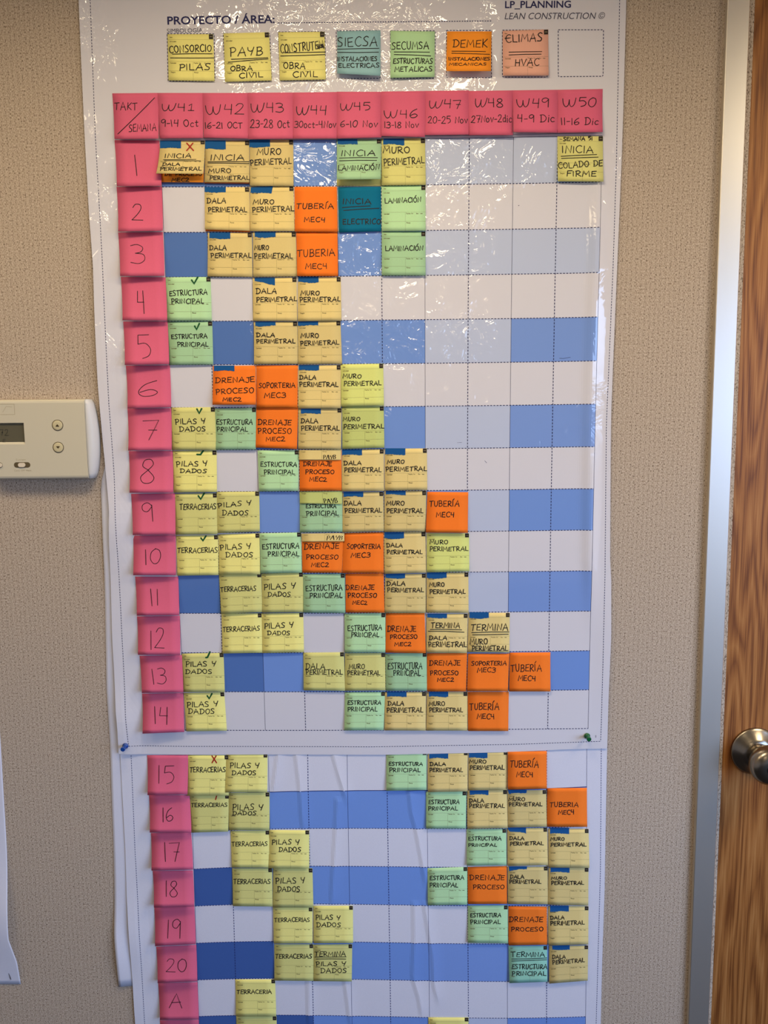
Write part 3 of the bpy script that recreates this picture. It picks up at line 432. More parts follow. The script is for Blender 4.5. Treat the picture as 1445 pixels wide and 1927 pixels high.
["Y","11","W42",[[-331.9,1301.9],[-251.9,1302.6],[-251.8,1227.8],[-329.6,1224.8]],[["TERRACERIAS",0.011,0.461,0.868,0.454,0.138]],{"geo":[5.62,3.48,-0.34,1.8]}],
["Y","11","W43",[[-251.2,1301.4],[-173.2,1303.4],[-173.3,1227.4],[-251.8,1226.7]],[["PILAS Y",0.041,0.42,0.816,0.407,0.16],["DADOS",0.132,0.595,0.692,0.608,0.129]],{"geo":[5.69,3.25,-0.11,2.15]}],
["G","11","W44",[[-173.0,1300.1],[-94.5,1300.6],[-94.5,1225.2],[-173.5,1226.4]],[["ESTRUCTURA",0.055,0.451,0.944,0.426,0.16],["PRINCIPAL",0.144,0.621,0.938,0.621,0.141]],{"geo":[5.76,3.34,-0.21,1.73]}],
["O","11","W45",[[-93.2,1300.6],[-21.1,1300.9],[-20.4,1225.7],[-93.6,1225.9]],[["DRENAJE",0.004,0.426,0.749,0.431,0.136],["PROCESO",0.049,0.619,0.811,0.623,0.132],["MEC2",0.175,0.798,0.562,0.799,0.111]],{"noform":1,"geo":[5.83,4.01,0.25,1.7]}],
["T","11","W46",[[-18.2,1299.0],[58.0,1299.6],[57.7,1224.1],[-20.4,1224.8]],[["DALA",0.03,0.303,0.5,0.308,0.126],["PERIMETRAL",0.051,0.469,0.956,0.476,0.122]],{"geo":[5.9,2.85,-0.19,1.97],"tape":[[0.007,-0.011],[0.49,-0.004],[0.491,0.115],[0.009,0.108]]}],
["T","11","W47",[[59.3,1300.9],[138.1,1301.2],[138.7,1223.6],[59.0,1225.1]],[["MURO",0.057,0.354,0.433,0.355,0.12],["PERIMETRAL",0.067,0.533,0.931,0.532,0.123]],{"geo":[5.97,2.76,-0.24,2.28],"tape":[[0.007,-0.014],[0.48,-0.009],[0.48,0.141],[0.007,0.138]]}],
["Y","12","W42",[[-329.7,1224.5],[-253.4,1225.0],[-254.0,1148.5],[-330.0,1147.3]],[["TERRACERIAS",0.013,0.467,0.949,0.45,0.139]],{"geo":[5.62,3.4,0.04,2.11]}],
["Y","12","W43",[[-253.4,1224.5],[-174.4,1225.3],[-174.3,1149.1],[-253.8,1147.8]],[["PILAS Y",0.052,0.39,0.763,0.377,0.154],["DADOS",0.123,0.559,0.673,0.57,0.124]],{"geo":[5.69,3.27,-0.24,2.16]}],
["G","12","W45",[[-96.0,1223.1],[-18.9,1223.9],[-19.0,1147.5],[-96.6,1147.6]],[["ESTRUCTURA",0.07,0.456,0.918,0.438,0.157],["PRINCIPAL",0.155,0.603,0.848,0.611,0.128]],{"geo":[5.83,3.63,-0.15,1.73]}],
["O","12","W46",[[-17.6,1223.4],[55.7,1223.5],[57.5,1146.1],[-19.0,1147.2]],[["DRENAJE",0.03,0.476,0.774,0.476,0.155],["PROCESO",0.102,0.656,0.806,0.654,0.123],["MEC2",0.219,0.834,0.645,0.831,0.108]],{"noform":1,"geo":[5.9,4.12,0.14,2.24]}],
["T","12","W47",[[59.7,1221.3],[137.1,1221.6],[135.9,1145.2],[58.8,1146.7]],[["TERMINA",0.099,0.367,0.819,0.369,0.148],["DALA",0.05,0.674,0.504,0.672,0.119],["PERIMETRAL",0.041,0.853,0.994,0.846,0.143]],{"geo":[5.97,3.4,-0.29,2.14],"tape":[[0.007,-0.011],[0.495,-0.005],[0.496,0.102],[0.008,0.098]],"lines":[[0.089,0.396,0.86,0.408],[0.038,0.443,0.92,0.468]]}],
["T","12","W48",[[139.0,1223.2],[216.7,1222.7],[216.4,1145.9],[137.3,1147.0]],[["TERMINA",0.048,0.457,0.968,0.454,0.189],["MURO",0.042,0.806,0.479,0.803,0.155],["PERIMETRAL",0.091,0.965,0.963,0.957,0.14]],{"geo":[6.04,2.9,0.12,1.92],"tape":[[0.013,-0.019],[0.488,-0.019],[0.491,0.136],[0.017,0.136]],"lines":[[0.082,0.501,0.983,0.478],[0.106,0.554,0.969,0.535]]}],
["Y","13","W41",[[-408.5,1146.7],[-328.6,1147.5],[-328.0,1071.2],[-407.6,1070.9]],[["PILAS Y",0.069,0.349,0.812,0.339,0.148],["DADOS",0.055,0.531,0.709,0.539,0.13]],{"geo":[5.55,3.52,0.15,2.29],"marks":[["g",[0.573,0.113],[0.611,0.107],[0.678,-0.033]]]}],
["Y","13","W44",[[-176.0,1147.2],[-98.3,1147.5],[-97.4,1072.0],[-176.6,1073.1]],[["DALA",0.041,0.442,0.532,0.443,0.167],["PERIMETRAL",0.054,0.589,0.958,0.587,0.147]],{"geo":[5.76,3.11,0.03,2.25]}],
["Y","13","W45",[[-96.5,1145.6],[-19.8,1145.5],[-19.7,1072.5],[-97.8,1071.9]],[["MURO",0.096,0.429,0.494,0.432,0.142],["PERIMETRAL",0.059,0.586,0.876,0.594,0.137]],{"geo":[5.83,3.31,0.21,1.91]}],
["G","13","W46",[[-19.1,1144.4],[59.3,1145.8],[59.7,1071.2],[-19.0,1071.5]],[["ESTRUCTURA",0.042,0.429,0.894,0.441,0.185],["PRINCIPAL",0.181,0.599,0.855,0.606,0.153]],{"geo":[5.9,3.04,0.12,2.13]}],
["O","13","W47",[[60.0,1144.7],[136.4,1144.3],[134.6,1069.9],[59.7,1070.0]],[["DRENAJE",0.048,0.327,0.841,0.328,0.145],["PROCESO",0.073,0.578,0.798,0.579,0.135],["MEC2",0.258,0.753,0.685,0.753,0.115]],{"noform":1,"geo":[5.97,3.6,0.21,2.2]}],
["O","13","W48",[[138.3,1143.5],[216.8,1143.1],[214.0,1070.6],[136.3,1070.8]],[["SOPORTERIA",0.083,0.324,0.944,0.324,0.128],["MEC3",0.228,0.507,0.681,0.507,0.142]],{"noform":1,"geo":[6.04,5.56,0.09,1.79]}],
["O","13","W49",[[217.5,1145.0],[294.6,1145.3],[295.6,1069.0],[216.8,1069.4]],[["TUBERÍA",0.023,0.5,0.794,0.485,0.192],["MEC4",0.207,0.737,0.64,0.738,0.147]],{"noform":1,"geo":[6.11,3.71,0.02,1.88]}],
["Y","14","W41",[[-408.0,1068.2],[-330.0,1069.3],[-327.0,992.9],[-405.2,992.1]],[["PILAS Y",0.045,0.38,0.832,0.374,0.153],["DADOS",0.066,0.553,0.725,0.565,0.141]],{"geo":[5.55,3.15,-0.1,2.18],"marks":[["g",[0.577,0.085],[0.618,0.159],[0.696,0.028]]]}],
["G","14","W45",[[-97.6,1068.2],[-20.5,1068.5],[-24.1,993.0],[-99.7,992.5]],[["ESTRUCTURA",0.062,0.333,0.912,0.342,0.121],["PRINCIPAL",0.065,0.509,0.827,0.517,0.126]],{"geo":[5.83,3.2,0.1,2.13]}],
["T","14","W46",[[-20.9,1067.8],[58.0,1068.1],[57.0,991.4],[-22.2,992.4]],[["DALA",0.064,0.359,0.469,0.36,0.126],["PERIMETRAL",0.042,0.539,0.936,0.54,0.14]],{"geo":[5.9,3.44,-0.15,2.07],"tape":[[0.051,-0.015],[0.526,-0.01],[0.527,0.121],[0.052,0.117]]}],
["T","14","W47",[[59.8,1067.4],[137.2,1067.7],[137.2,991.4],[58.1,991.3]],[["MURO",0.045,0.361,0.455,0.364,0.13],["PERIMETRAL",0.057,0.52,0.893,0.525,0.124]],{"geo":[5.97,3.46,0.33,1.94],"tape":[[0.047,-0.015],[0.526,-0.01],[0.528,0.12],[0.05,0.116]]}],
["O","14","W48",[[137.9,1067.7],[216.6,1067.3],[215.9,990.1],[138.7,990.5]],[["TUBERÍA",0.034,0.471,0.773,0.471,0.186],["MEC4",0.216,0.7,0.656,0.7,0.146]],{"noform":1,"geo":[6.04,3.61,-0.02,1.82]}],
["Y","15","W41",[[-405.4,941.9],[-326.6,941.0],[-328.0,859.4],[-409.8,859.2]],[["TERRACERIAS",0.04,0.438,0.929,0.424,0.14]],{"geo":[3.35,3.43,0.04,2.24],"marks":[["r",[0.593,0.019],[0.704,0.19]],["r",[0.694,0.019],[0.593,0.191]]]}],
["Y","15","W42",[[-330.9,944.6],[-250.4,944.2],[-252.5,866.1],[-334.7,865.9]],[["PILAS Y",0.086,0.384,0.813,0.386,0.15],["DADOS",0.137,0.564,0.732,0.567,0.132]],{"geo":[3.42,3.66,0.01,2.12]}],
["G","15","W46",[[-19.0,948.4],[58.8,948.0],[58.5,869.5],[-19.7,868.1]],[["ESTRUCTURA",0.051,0.377,0.908,0.384,0.107],["PRINCIPAL",0.063,0.538,0.853,0.548,0.118]],{"geo":[3.7,3.59,-0.0,1.97]}],
["T","15","W47",[[61.4,948.0],[138.5,947.7],[138.5,866.5],[61.1,864.9]],[["DALA",0.043,0.368,0.456,0.371,0.099],["PERIMETRAL",0.03,0.516,0.882,0.525,0.111]],{"geo":[3.77,3.49,0.11,1.96],"tape":[[0.034,0.008],[0.511,0.008],[0.511,0.18],[0.034,0.178]]}],
["T","15","W48",[[140.1,948.4],[215.5,948.0],[215.9,868.6],[140.2,867.9]],[["MURO",0.009,0.329,0.466,0.331,0.111],["PERIMETRAL",0.023,0.486,0.927,0.492,0.123]],{"geo":[3.84,2.96,-0.02,1.91],"tape":[[0.009,0.017],[0.487,0.017],[0.488,0.185],[0.009,0.184]]}],
["O","15","W49",[[216.1,946.4],[291.2,947.8],[291.8,873.0],[216.5,870.8]],[["TUBERÍA",0.041,0.418,0.794,0.438,0.19],["MEC4",0.215,0.683,0.65,0.694,0.153]],{"noform":1,"geo":[6.51,3.75,0.25,2.21]}],
["Y","16","W41",[[-405.3,860.2],[-328.6,859.4],[-331.8,784.6],[-404.5,782.5]],[["TERRACERIAS",0.01,0.345,0.969,0.336,0.119]],{"geo":[3.35,3.78,0.05,2.27],"marks":[["r",[0.695,-0.005],[0.66,0.133]]]}],
["Y","16","W42",[[-329.0,863.3],[-248.7,863.7],[-250.3,786.9],[-330.6,786.9]],[["PILAS Y",0.083,0.473,0.846,0.477,0.171],["DADOS",0.082,0.607,0.673,0.61,0.12]],{"geo":[3.42,3.39,0.31,2.19]}],
["G","16","W47",[[57.9,864.3],[136.5,864.7],[135.6,788.8],[57.7,789.3]],[["ESTRUCTURA",0.055,0.344,0.832,0.348,0.13],["PRINCIPAL",0.043,0.519,0.796,0.521,0.12]],{"geo":[3.77,3.08,-0.14,2.13]}],
["T","16","W48",[[137.9,866.4],[215.4,867.2],[217.5,789.6],[138.2,788.6]],[["DALA",0.042,0.318,0.427,0.324,0.116],["PERIMETRAL",0.041,0.46,0.941,0.474,0.12]],{"geo":[3.84,3.37,-0.3,2.04],"tape":[[0.064,-0.017],[0.536,-0.011],[0.535,0.115],[0.064,0.109]]}],
["T","16","W49",[[216.4,866.2],[292.1,866.9],[293.9,792.0],[217.9,790.3]],[["MURO",0.019,0.29,0.454,0.297,0.115],["PERIMETRAL",0.026,0.428,0.896,0.443,0.115]],{"geo":[3.91,2.72,0.35,2.17],"tape":[[0.013,-0.018],[0.5,-0.012],[0.487,0.062],[0.03,0.093]]}],
["O","16","W50",[[293.7,870.4],[371.0,871.1],[372.8,791.9],[294.4,792.2]],[["TUBERÌA",0.053,0.497,0.787,0.501,0.141],["MEC4",0.277,0.69,0.679,0.691,0.131]],{"noform":1,"geo":[3.98,3.49,-0.02,2.15]}],
["Y","17","W42",[[-327.8,783.9],[-251.4,784.2],[-253.6,707.9],[-327.0,708.3]],[["TERRACERIAS",0.014,0.429,0.96,0.418,0.137]],{"geo":[3.42,3.61,-0.06,1.79]}],
["Y","17","W43",[[-251.9,785.6],[-172.5,784.5],[-173.9,705.5],[-254.3,706.9]],[["PILAS Y",0.064,0.392,0.763,0.384,0.146],["DADOS",0.239,0.581,0.796,0.575,0.132]],{"geo":[3.49,3.63,-0.26,2.24]}],
["G","17","W48",[[137.6,785.9],[214.9,786.3],[216.1,711.3],[137.6,711.1]],[["ESTRUCTURA",0.035,0.315,0.878,0.322,0.122],["PRINCIPAL",0.031,0.482,0.762,0.489,0.098]],{"geo":[3.84,3.28,-0.35,1.75]}],
["T","17","W49",[[217.2,787.4],[295.2,788.5],[297.6,711.2],[218.4,709.7]],[["DALA",0.041,0.314,0.423,0.321,0.104],["PERIMETRAL",0.052,0.463,0.907,0.462,0.108]],{"geo":[3.91,3.01,0.02,2.14],"tape":[[0.0,-0.009],[0.468,-0.014],[0.467,0.136],[0.051,0.074]]}],
["T","17","W50",[[297.8,786.0],[376.4,785.7],[379.2,705.9],[298.7,706.5]],[["MURO",0.039,0.305,0.4,0.304,0.101],["PERIMETRAL",0.043,0.459,0.942,0.456,0.106]],{"geo":[3.98,3.14,0.19,1.72],"tape":[[0.038,-0.031],[0.515,-0.031],[0.514,0.119],[0.039,0.12]]}],
["Y","18","W42",[[-327.3,704.8],[-247.9,705.0],[-248.7,625.0],[-327.7,626.0]],[["TERRACERIAS",0.018,0.425,0.954,0.416,0.148]],{"geo":[3.42,3.66,-0.03,2.07]}],
["Y","18","W43",[[-245.8,704.6],[-167.7,704.3],[-167.3,622.5],[-248.4,622.5]],[["PILAS Y",0.056,0.396,0.808,0.388,0.156],["DADOS",0.1,0.603,0.678,0.604,0.146]],{"geo":[3.49,3.29,0.11,1.96]}],
["G","18","W47",[[60.3,704.1],[138.9,706.3],[138.9,627.7],[60.6,626.5]],[["ESTRUCTURA",0.049,0.332,0.925,0.337,0.128],["PRINCIPAL",0.039,0.523,0.766,0.54,0.127]],{"geo":[3.77,3.21,0.11,2.03]}],
["O","18","W48",[[139.6,706.3],[217.1,707.8],[217.6,630.1],[140.3,629.5]],[["DRENAJE",0.041,0.364,0.94,0.379,0.147],["PROCESO",0.126,0.607,0.939,0.616,0.132]],{"noform":1,"geo":[3.84,4.22,0.17,1.81]}],
["T","18","W49",[[218.8,706.1],[297.6,706.9],[298.9,628.2],[219.5,628.7]],[["DALA",0.047,0.321,0.415,0.324,0.11],["PERIMETRAL",0.034,0.454,0.838,0.457,0.114]],{"geo":[3.91,3.25,0.18,1.93],"tape":[[0.022,-0.015],[0.487,-0.009],[0.475,0.064],[0.034,0.096]]}],
["T","18","W50",[[299.2,704.2],[378.3,704.0],[379.0,624.9],[298.8,627.7]],[["MURO",0.066,0.324,0.466,0.321,0.092],["PERIMETRAL",0.068,0.466,0.892,0.456,0.114]],{"geo":[3.98,3.37,-0.32,1.86],"tape":[[0.051,-0.0],[0.524,-0.0],[0.526,0.119],[0.054,0.121]]}],
["Y","19","W43",[[-248.2,620.5],[-169.4,620.3],[-170.7,544.7],[-248.1,544.5]],[["TERRACERIAS",0.02,0.412,0.934,0.405,0.131]],{"geo":[3.49,3.48,-0.14,1.8]}],
["Y","19","W44",[[-167.6,624.0],[-88.6,623.8],[-89.2,545.9],[-168.3,544.5]],[["PILAS Y",0.047,0.383,0.677,0.387,0.141],["DADOS",0.067,0.573,0.689,0.578,0.131]],{"geo":[3.56,3.44,0.33,2.07]}],
["G","19","W48",[[140.6,623.7],[219.7,624.2],[220.6,543.7],[140.7,545.7]],[["ESTRUCTURA",0.056,0.319,0.834,0.319,0.124],["PRINCIPAL",0.056,0.501,0.821,0.497,0.123]],{"geo":[3.84,3.2,-0.33,1.81]}],
["O","19","W49",[[221.4,622.4],[297.4,621.1],[298.7,541.6],[221.9,539.8]],[["DRENAJE",0.006,0.411,0.897,0.412,0.144],["PROCESO",0.059,0.648,0.909,0.656,0.12]],{"noform":1,"geo":[3.91,3.79,0.19,2.13]}],
["T","19","W50",[[300.7,622.3],[380.3,622.0],[381.1,540.7],[301.6,539.3]],[["DALA",0.04,0.344,0.404,0.346,0.108],["PERIMETRAL",0.04,0.495,0.908,0.482,0.117]],{"geo":[3.98,2.89,-0.32,1.91],"tape":[[0.038,-0.013],[0.506,-0.013],[0.508,0.141],[0.039,0.14]]}],
["Y","20","W43",[[-248.0,540.8],[-169.7,540.6],[-169.9,462.5],[-249.3,463.3]],[["TERRACERIAS",0.018,0.402,0.963,0.399,0.136]],{"geo":[3.49,3.41,0.03,2.17]}],
["Y","20","W44",[[-169.4,539.9],[-91.1,540.5],[-93.1,461.1],[-169.9,462.6]],[["TERMINA",0.018,0.332,0.837,0.333,0.146],["PILAS Y",0.06,0.596,0.849,0.593,0.129],["DADOS",0.178,0.787,0.864,0.783,0.136]],{"geo":[3.56,3.67,-0.22,2.11],"lines":[[0.04,0.346,0.846,0.342],[0.07,0.402,0.838,0.402]]}],
["GB","20","W49",[[222.4,536.4],[299.6,536.2],[300.8,460.7],[224.5,457.2]],[["TERMINA",0.052,0.305,0.942,0.317,0.147],["ESTRUCTURA",0.067,0.629,0.996,0.652,0.145],["PRINCIPAL",0.063,0.805,0.972,0.833,0.131]],{"geo":[3.91,3.86,0.22,1.75],"lines":[[0.073,0.356,0.99,0.341],[0.072,0.411,0.985,0.389]]}],
["T","20","W50",[[303.6,536.2],[381.7,537.2],[381.8,462.4],[304.4,456.1]],[["DALA",0.072,0.359,0.428,0.354,0.119],["PERIMETRAL",0.081,0.504,0.917,0.479,0.127]],{"geo":[3.98,3.32,-0.1,2.1],"tape":[[0.078,-0.017],[0.524,-0.012],[0.526,0.112],[0.079,0.103]]}],
["Y","A","W42",[[-328.9,463.6],[-248.4,463.5],[-247.9,383.6],[-329.5,383.8]],[["TERRACERIA",0.019,0.4,0.907,0.4,0.127]],{"geo":[3.42,3.28,-0.34,2.09]}],
["Y","B","W42",[[-329.9,380.8],[-247.7,381.2],[-247.6,300.2],[-331.0,298.8]],[],{"geo":[3.42,3.07,0.3,1.81]}],
["Y","B","W47",[[61.4,378.8],[142.8,378.3],[143.6,296.8],[61.8,296.4]],[],{"geo":[3.77,3.79,-0.08,1.81]}]]

# ------------------------------------------------------------------ the room
WALL = wall_mat()
def box(name, x0, x1, y0, y1, z0, z1, m, **kw):
    v = [(x, y, z) for x in (x0, x1) for y in (y0, y1) for z in (z0, z1)]
    f = [(0, 1, 3, 2), (4, 6, 7, 5), (0, 4, 5, 1), (2, 3, 7, 6), (0, 2, 6, 4), (1, 5, 7, 3)]
    return mesh_obj(name, v, f, m, **kw)
def struct(o): o['kind'] = 'structure'; return o
plain = mat('painted_board', (186, 176, 164), rough=0.8)
struct(box('wall_back', -1.9, 0.612, 0.0, 0.08, 0, 2.44, WALL))
struct(box('wall_left', -1.98, -1.9, -5.6, 0.08, 0, 2.44, plain))
struct(box('wall_front', -1.98, 2.2, -5.68, -5.6, 0, 2.44, plain))
struct(box('floor', -1.98, 2.2, -5.68, 0.1, -0.06, 0, mat('dark_carpet', (44, 42, 44), rough=0.95)))
struct(box('ceiling', -1.98, 2.2, -5.68, 0.1, 2.44, 2.5, mat('ceiling_tile', (226, 220, 206), rough=0.9)))
# right wall with its window opening
def right_wall():
    V = []; F = []
    def bx(y0, y1, z0, z1):
        b = len(V)
        V.extend((x, y, z) for x in (2.1, 2.2) for y in (y0, y1) for z in (z0, z1))
        F.extend(tuple(b + i for i in f) for f in [(0, 1, 3, 2), (4, 6, 7, 5), (0, 4, 5, 1), (2, 3, 7, 6), (0, 2, 6, 4), (1, 5, 7, 3)])
    bx(-5.6, 0.08, 0, 0.8); bx(-5.6, 0.08, 2.1, 2.44); bx(-5.6, -4.6, 0.8, 2.1); bx(-0.9, 0.08, 0.8, 2.1)
    return mesh_obj('wall_right', V, F, plain)
struct(right_wall())

# door, its metal trim and the fabric-covered edge strip beside it
def slab(name, prof_l, prof_r, d0, d1, m, bevel=0.0, **kw):
    """upright board between two leaning edges given as (X, Z) at top and foot"""
    (xa, za), (xb, zb) = prof_l; (xc, zc), (xd, zd) = prof_r
    v = []
    for d in (d0, d1):
        i = bevel if d == d1 else 0
        v += [W(xa + i, za, d), W(xc - i, zc, d), W(xd - i, zd, d), W(xb + i, zb, d)]
    if bevel:
        v += [W(xa, za, d1 - bevel), W(xc, zc, d1 - bevel), W(xd, zd, d1 - bevel), W(xb, zb, d1 - bevel)]
        f = [(4, 5, 6, 7), (3, 2, 1, 0), (8, 4, 7, 11), (5, 9, 10, 6), (0, 8, 11, 3), (9, 1, 2, 10), (0, 1, 9, 5, 4, 8), (3, 11, 7, 6, 10, 2)]
    else:
        f = [(4, 5, 6, 7), (3, 2, 1, 0), (0, 4, 7, 3), (5, 1, 2, 6), (0, 1, 5, 4), (3, 7, 6, 2)]
    return mesh_obj(name, v, f, m, **kw)
def edge_x(top, low, z): return top + (low - top) * (2296 - z) / (2296 - 370)
TOPZ, LOWZ = 2436, 4
def leaning(a, b): return [(edge_x(a, b, TOPZ), TOPZ), (edge_x(a, b, LOWZ), LOWZ)]
trim_m = mat('satin_metal_trim', (236, 233, 226), rough=0.38, metal=0.9)
struct(slab('trim_1', leaning(575.0, 585.4), leaning(613.3, 626.4), 0.2, 12, trim_m, bevel=1.2))
struct(slab('trim_2', leaning(612.6, 622.6), leaning(625.4, 634.7), -30, 1.0, WALL))
door = struct(slab('door_1', leaning(625.8, 635.1), [(1500, TOPZ), (1500, LOWZ)], -42, -2.0, oak_mat()))
struct(box('wall_side', 1.501, 2.2, 0.0, 0.08, 0, 2.44, plain))

def lathe(name, X, Z, prof, m, parent=None, seg=48, d0=0.0):
    V = []; F = []
    for (r, d) in prof:
        for k in range(seg):
            a = 2 * math.pi * k / seg
            V.append(W(X + r * math.cos(a), Z + r * math.sin(a), d0 + d))
    for i in range(len(prof) - 1):
        for k in range(seg):
            k2 = (k + 1) % seg
            F.append((i * seg + k, i * seg + k2, (i + 1) * seg + k2, (i + 1) * seg + k))
    F.append(tuple(reversed(range(seg)))); F.append(tuple((len(prof) - 1) * seg + k for k in range(seg)))
    o = mesh_obj(name, V, F, m, parent=parent, smooth=True)
    for p in o.data.polygons:
        if len(p.vertices) > 4: p.use_smooth = False
    return o
steel = mat('brushed_nickel', (150, 142, 130), rough=0.26, metal=1.0)
KX, KZ = 695.2, 943.0
knob = lathe('door_knob', KX, KZ, [(15, 18), (15.5, 32), (19, 37), (27, 43), (34, 52), (37, 63), (36.5, 72), (33, 80), (26, 85), (18, 87), (12, 87.4)], steel, parent=door, d0=-2)
knob['label'] = 'brushed metal door knob'
lathe('rosette', KX, KZ, [(47, 0), (47, 3), (45.5, 5), (43, 6.5), (30, 17), (26.5, 20.5), (21, 21.5), (15, 21.5)], steel, parent=knob, d0=-2)
lathe('keyhole_plug', KX, KZ, [(12.5, 86.8), (12.5, 89), (11.5, 89.6)], mat('dark_steel', (70, 68, 66), rough=0.35, metal=1.0), parent=knob, d0=-2)

# ------------------------------------------------------------------ paper sheets
def pev(G, c, r):
    deg = G['deg']; k = 0; X = Z = 0.0
    for i in range(deg + 1):
        for j in range(deg + 1 - i):
            t = c ** i * r ** j
            X += G['c'][0][k] * t; Z += G['c'][1][k] * t; k += 1
    return X, Z

class Sheet:
    def __init__(s, G, left, right, dfn): s.G, s.left, s.right, s.dfn = G, left, right, dfn
    def at(s, c, r):
        cc = min(10.0, max(0.0, c)); X, Z = pev(s.G, cc, r)
        if c < 0: X = X + (lerp_edge(s.left, Z) - X) * (-c)
        if c > 10: X = X + (lerp_edge(s.right, Z) - X) * (c - 10)
        return X, Z
    def p3(s, X, Z, e=0.0): return W(X, Z, s.dfn(X, Z) + e)

def build_sheet(name, S, cs, rs, cellmat, mats, lines, parent, bottom=None, thick=0.25):
    V = []; F = []; FM = []; nc = len(cs); grid = []
    for r in rs:
        for c in cs:
            if bottom and r > 14:
                X, Z = S.at(c, 14); t = (r - 14)
                if t >= 1: X = S.at(c, 14.6)[0]
                Xe = S.at(c, 14 + .6 * t)[0]; Z = Z + (interp_x(bottom, Xe) - Z) * t; X = Xe
            else: X, Z = S.at(c, r)
            V.append(S.p3(X, Z)); grid.append((X, Z))
    n = len(V)
    for (X, Z) in grid: V.append(S.p3(X, Z, -thick))
    nr = len(rs)
    for i in range(nr - 1):
        for j in range(nc - 1):
            a = i * nc + j
            F.append((a, a + nc, a + nc + 1, a + 1)); FM.append(cellmat((cs[j] + cs[j + 1]) / 2, (rs[i] + rs[i + 1]) / 2))
            F.append((n + a, n + a + 1, n + a + nc + 1, n + a + nc)); FM.append(0)
    def side(a, b): F.append((a, b, n + b, n + a)); FM.append(0)
    for j in range(nc - 1): side(j, j + 1); side((nr - 1) * nc + j + 1, (nr - 1) * nc + j)
    for i in range(nr - 1): side((i + 1) * nc, i * nc); side(i * nc + nc - 1, (i + 1) * nc + nc - 1)
    # printed rules and dashes
    k = len(mats) - 1
    for (pts, w, dash) in lines:
        f0 = len(F)
        draw_line(pts, w, dash, V, F, lambda x, z: S.p3(x, z, 0.22))
        FM.extend([k] * (len(F) - f0))
    return mesh_obj(name, V, F, mats, fm=FM, parent=parent, smooth=False)

def draw_line(pts, w, dash, V, F, fn):
    cum = [0]
    for a, b in zip(pts, pts[1:]): cum.append(cum[-1] + math.hypot(b[0] - a[0], b[1] - a[1]))
    def at(s):
        for i in range(len(pts) - 1):
            if s <= cum[i + 1] or i == len(pts) - 2:
                t = (s - cum[i]) / max(1e-6, cum[i + 1] - cum[i]); a, b = pts[i], pts[i + 1]
                return (a[0] + (b[0] - a[0]) * t, a[1] + (b[1] - a[1]) * t)
    tot = cum[-1]
    if not dash:
        n = max(1, int(tot / 6)); ribbon([at(tot * i / n) for i in range(n + 1)], w, V, F, fn, cap=0)
    else:
        on, per = dash; s = 0
        while s < tot: ribbon([at(s), at(min(tot, s + on))], w, V, F, fn, cap=0); s += per

def frange(a, b, n): return [a + (b - a) * i / n for i in range(n + 1)]
def sm(x): x = min(1.0, max(0.0, x)); return x * x * (3 - 2 * x)
def gauss(x, s): return math.exp(-(x / s) ** 2)

GUd = dict(c=GU, deg=2); GLd = dict(c=GL, deg=3)
def d_upper(X, Z):
    d = 4.6
    le = lerp_edge(EDGE['UL'], Z); re = lerp_edge(EDGE['UR'], Z)
    e = sm(1 - (X - le) / 55.0)                                 # left margin lifts off in places
    d += e * (2.0 + 7.5 * gauss(Z - 1395, 70) + 3.0 * gauss(Z - 1750, 160) + 6 * gauss(Z - 1010, 60))
    d += 4.5 * gauss(X - (re - 38), 13) * sm((Z - 1150) / 200) * sm((2060 - Z) / 160)    # rounded fold along the right edge
    d += 2.0 * sm(1 - (re - X) / 40.0) * gauss(Z - 1150, 120)
    return d
FOLDS = [([6, 3, 0, 4, 2, 5, 4, 2, 2][i], f) for i, f in enumerate(EDGE['FOLD_L'])]
FOLDS = [(2.0, f) for _, f in FOLDS]
def d_lower(X, Z):
    d = 2.4
    if Z < 990:
        for h, f in FOLDS:
            if f[0][1] + 8 > Z > f[-1][1] - 20:
                x = lerp_edge(f, Z); s = X - x
                t = sm((Z - f[-1][1] + 20) / 40)
                if -8 < s < 26: d += t * (1.8 * (1 + s / 8) if s < 0 else 1.8 * (1 - s / 26) ** 2)
    le = lerp_edge(EDGE['LL'], Z)
    d += sm(1 - (X - le) / 50.0) * (0.4 + 5.0 * gauss(Z - 560, 70) + 2 * gauss(Z - 400, 60)) * sm((900 - Z) / 60)
    return d

BL = {1: 'dddmmmpppl', 3: 'ddddmmpppp', 5: 'dddmmmppll', 7: 'dddmmmppll', 9: 'ddmmmmmpmm', 11: 'dddmmmmpll', 13: 'ddmmmmmmmm',  # printed tints per cell; film gloss also put into the first and third rows
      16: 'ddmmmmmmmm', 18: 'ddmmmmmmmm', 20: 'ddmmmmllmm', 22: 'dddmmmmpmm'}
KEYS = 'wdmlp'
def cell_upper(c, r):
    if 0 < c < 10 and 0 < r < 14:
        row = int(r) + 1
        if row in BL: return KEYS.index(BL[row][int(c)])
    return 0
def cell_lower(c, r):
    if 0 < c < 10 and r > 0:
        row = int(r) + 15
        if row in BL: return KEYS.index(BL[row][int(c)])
    return 0

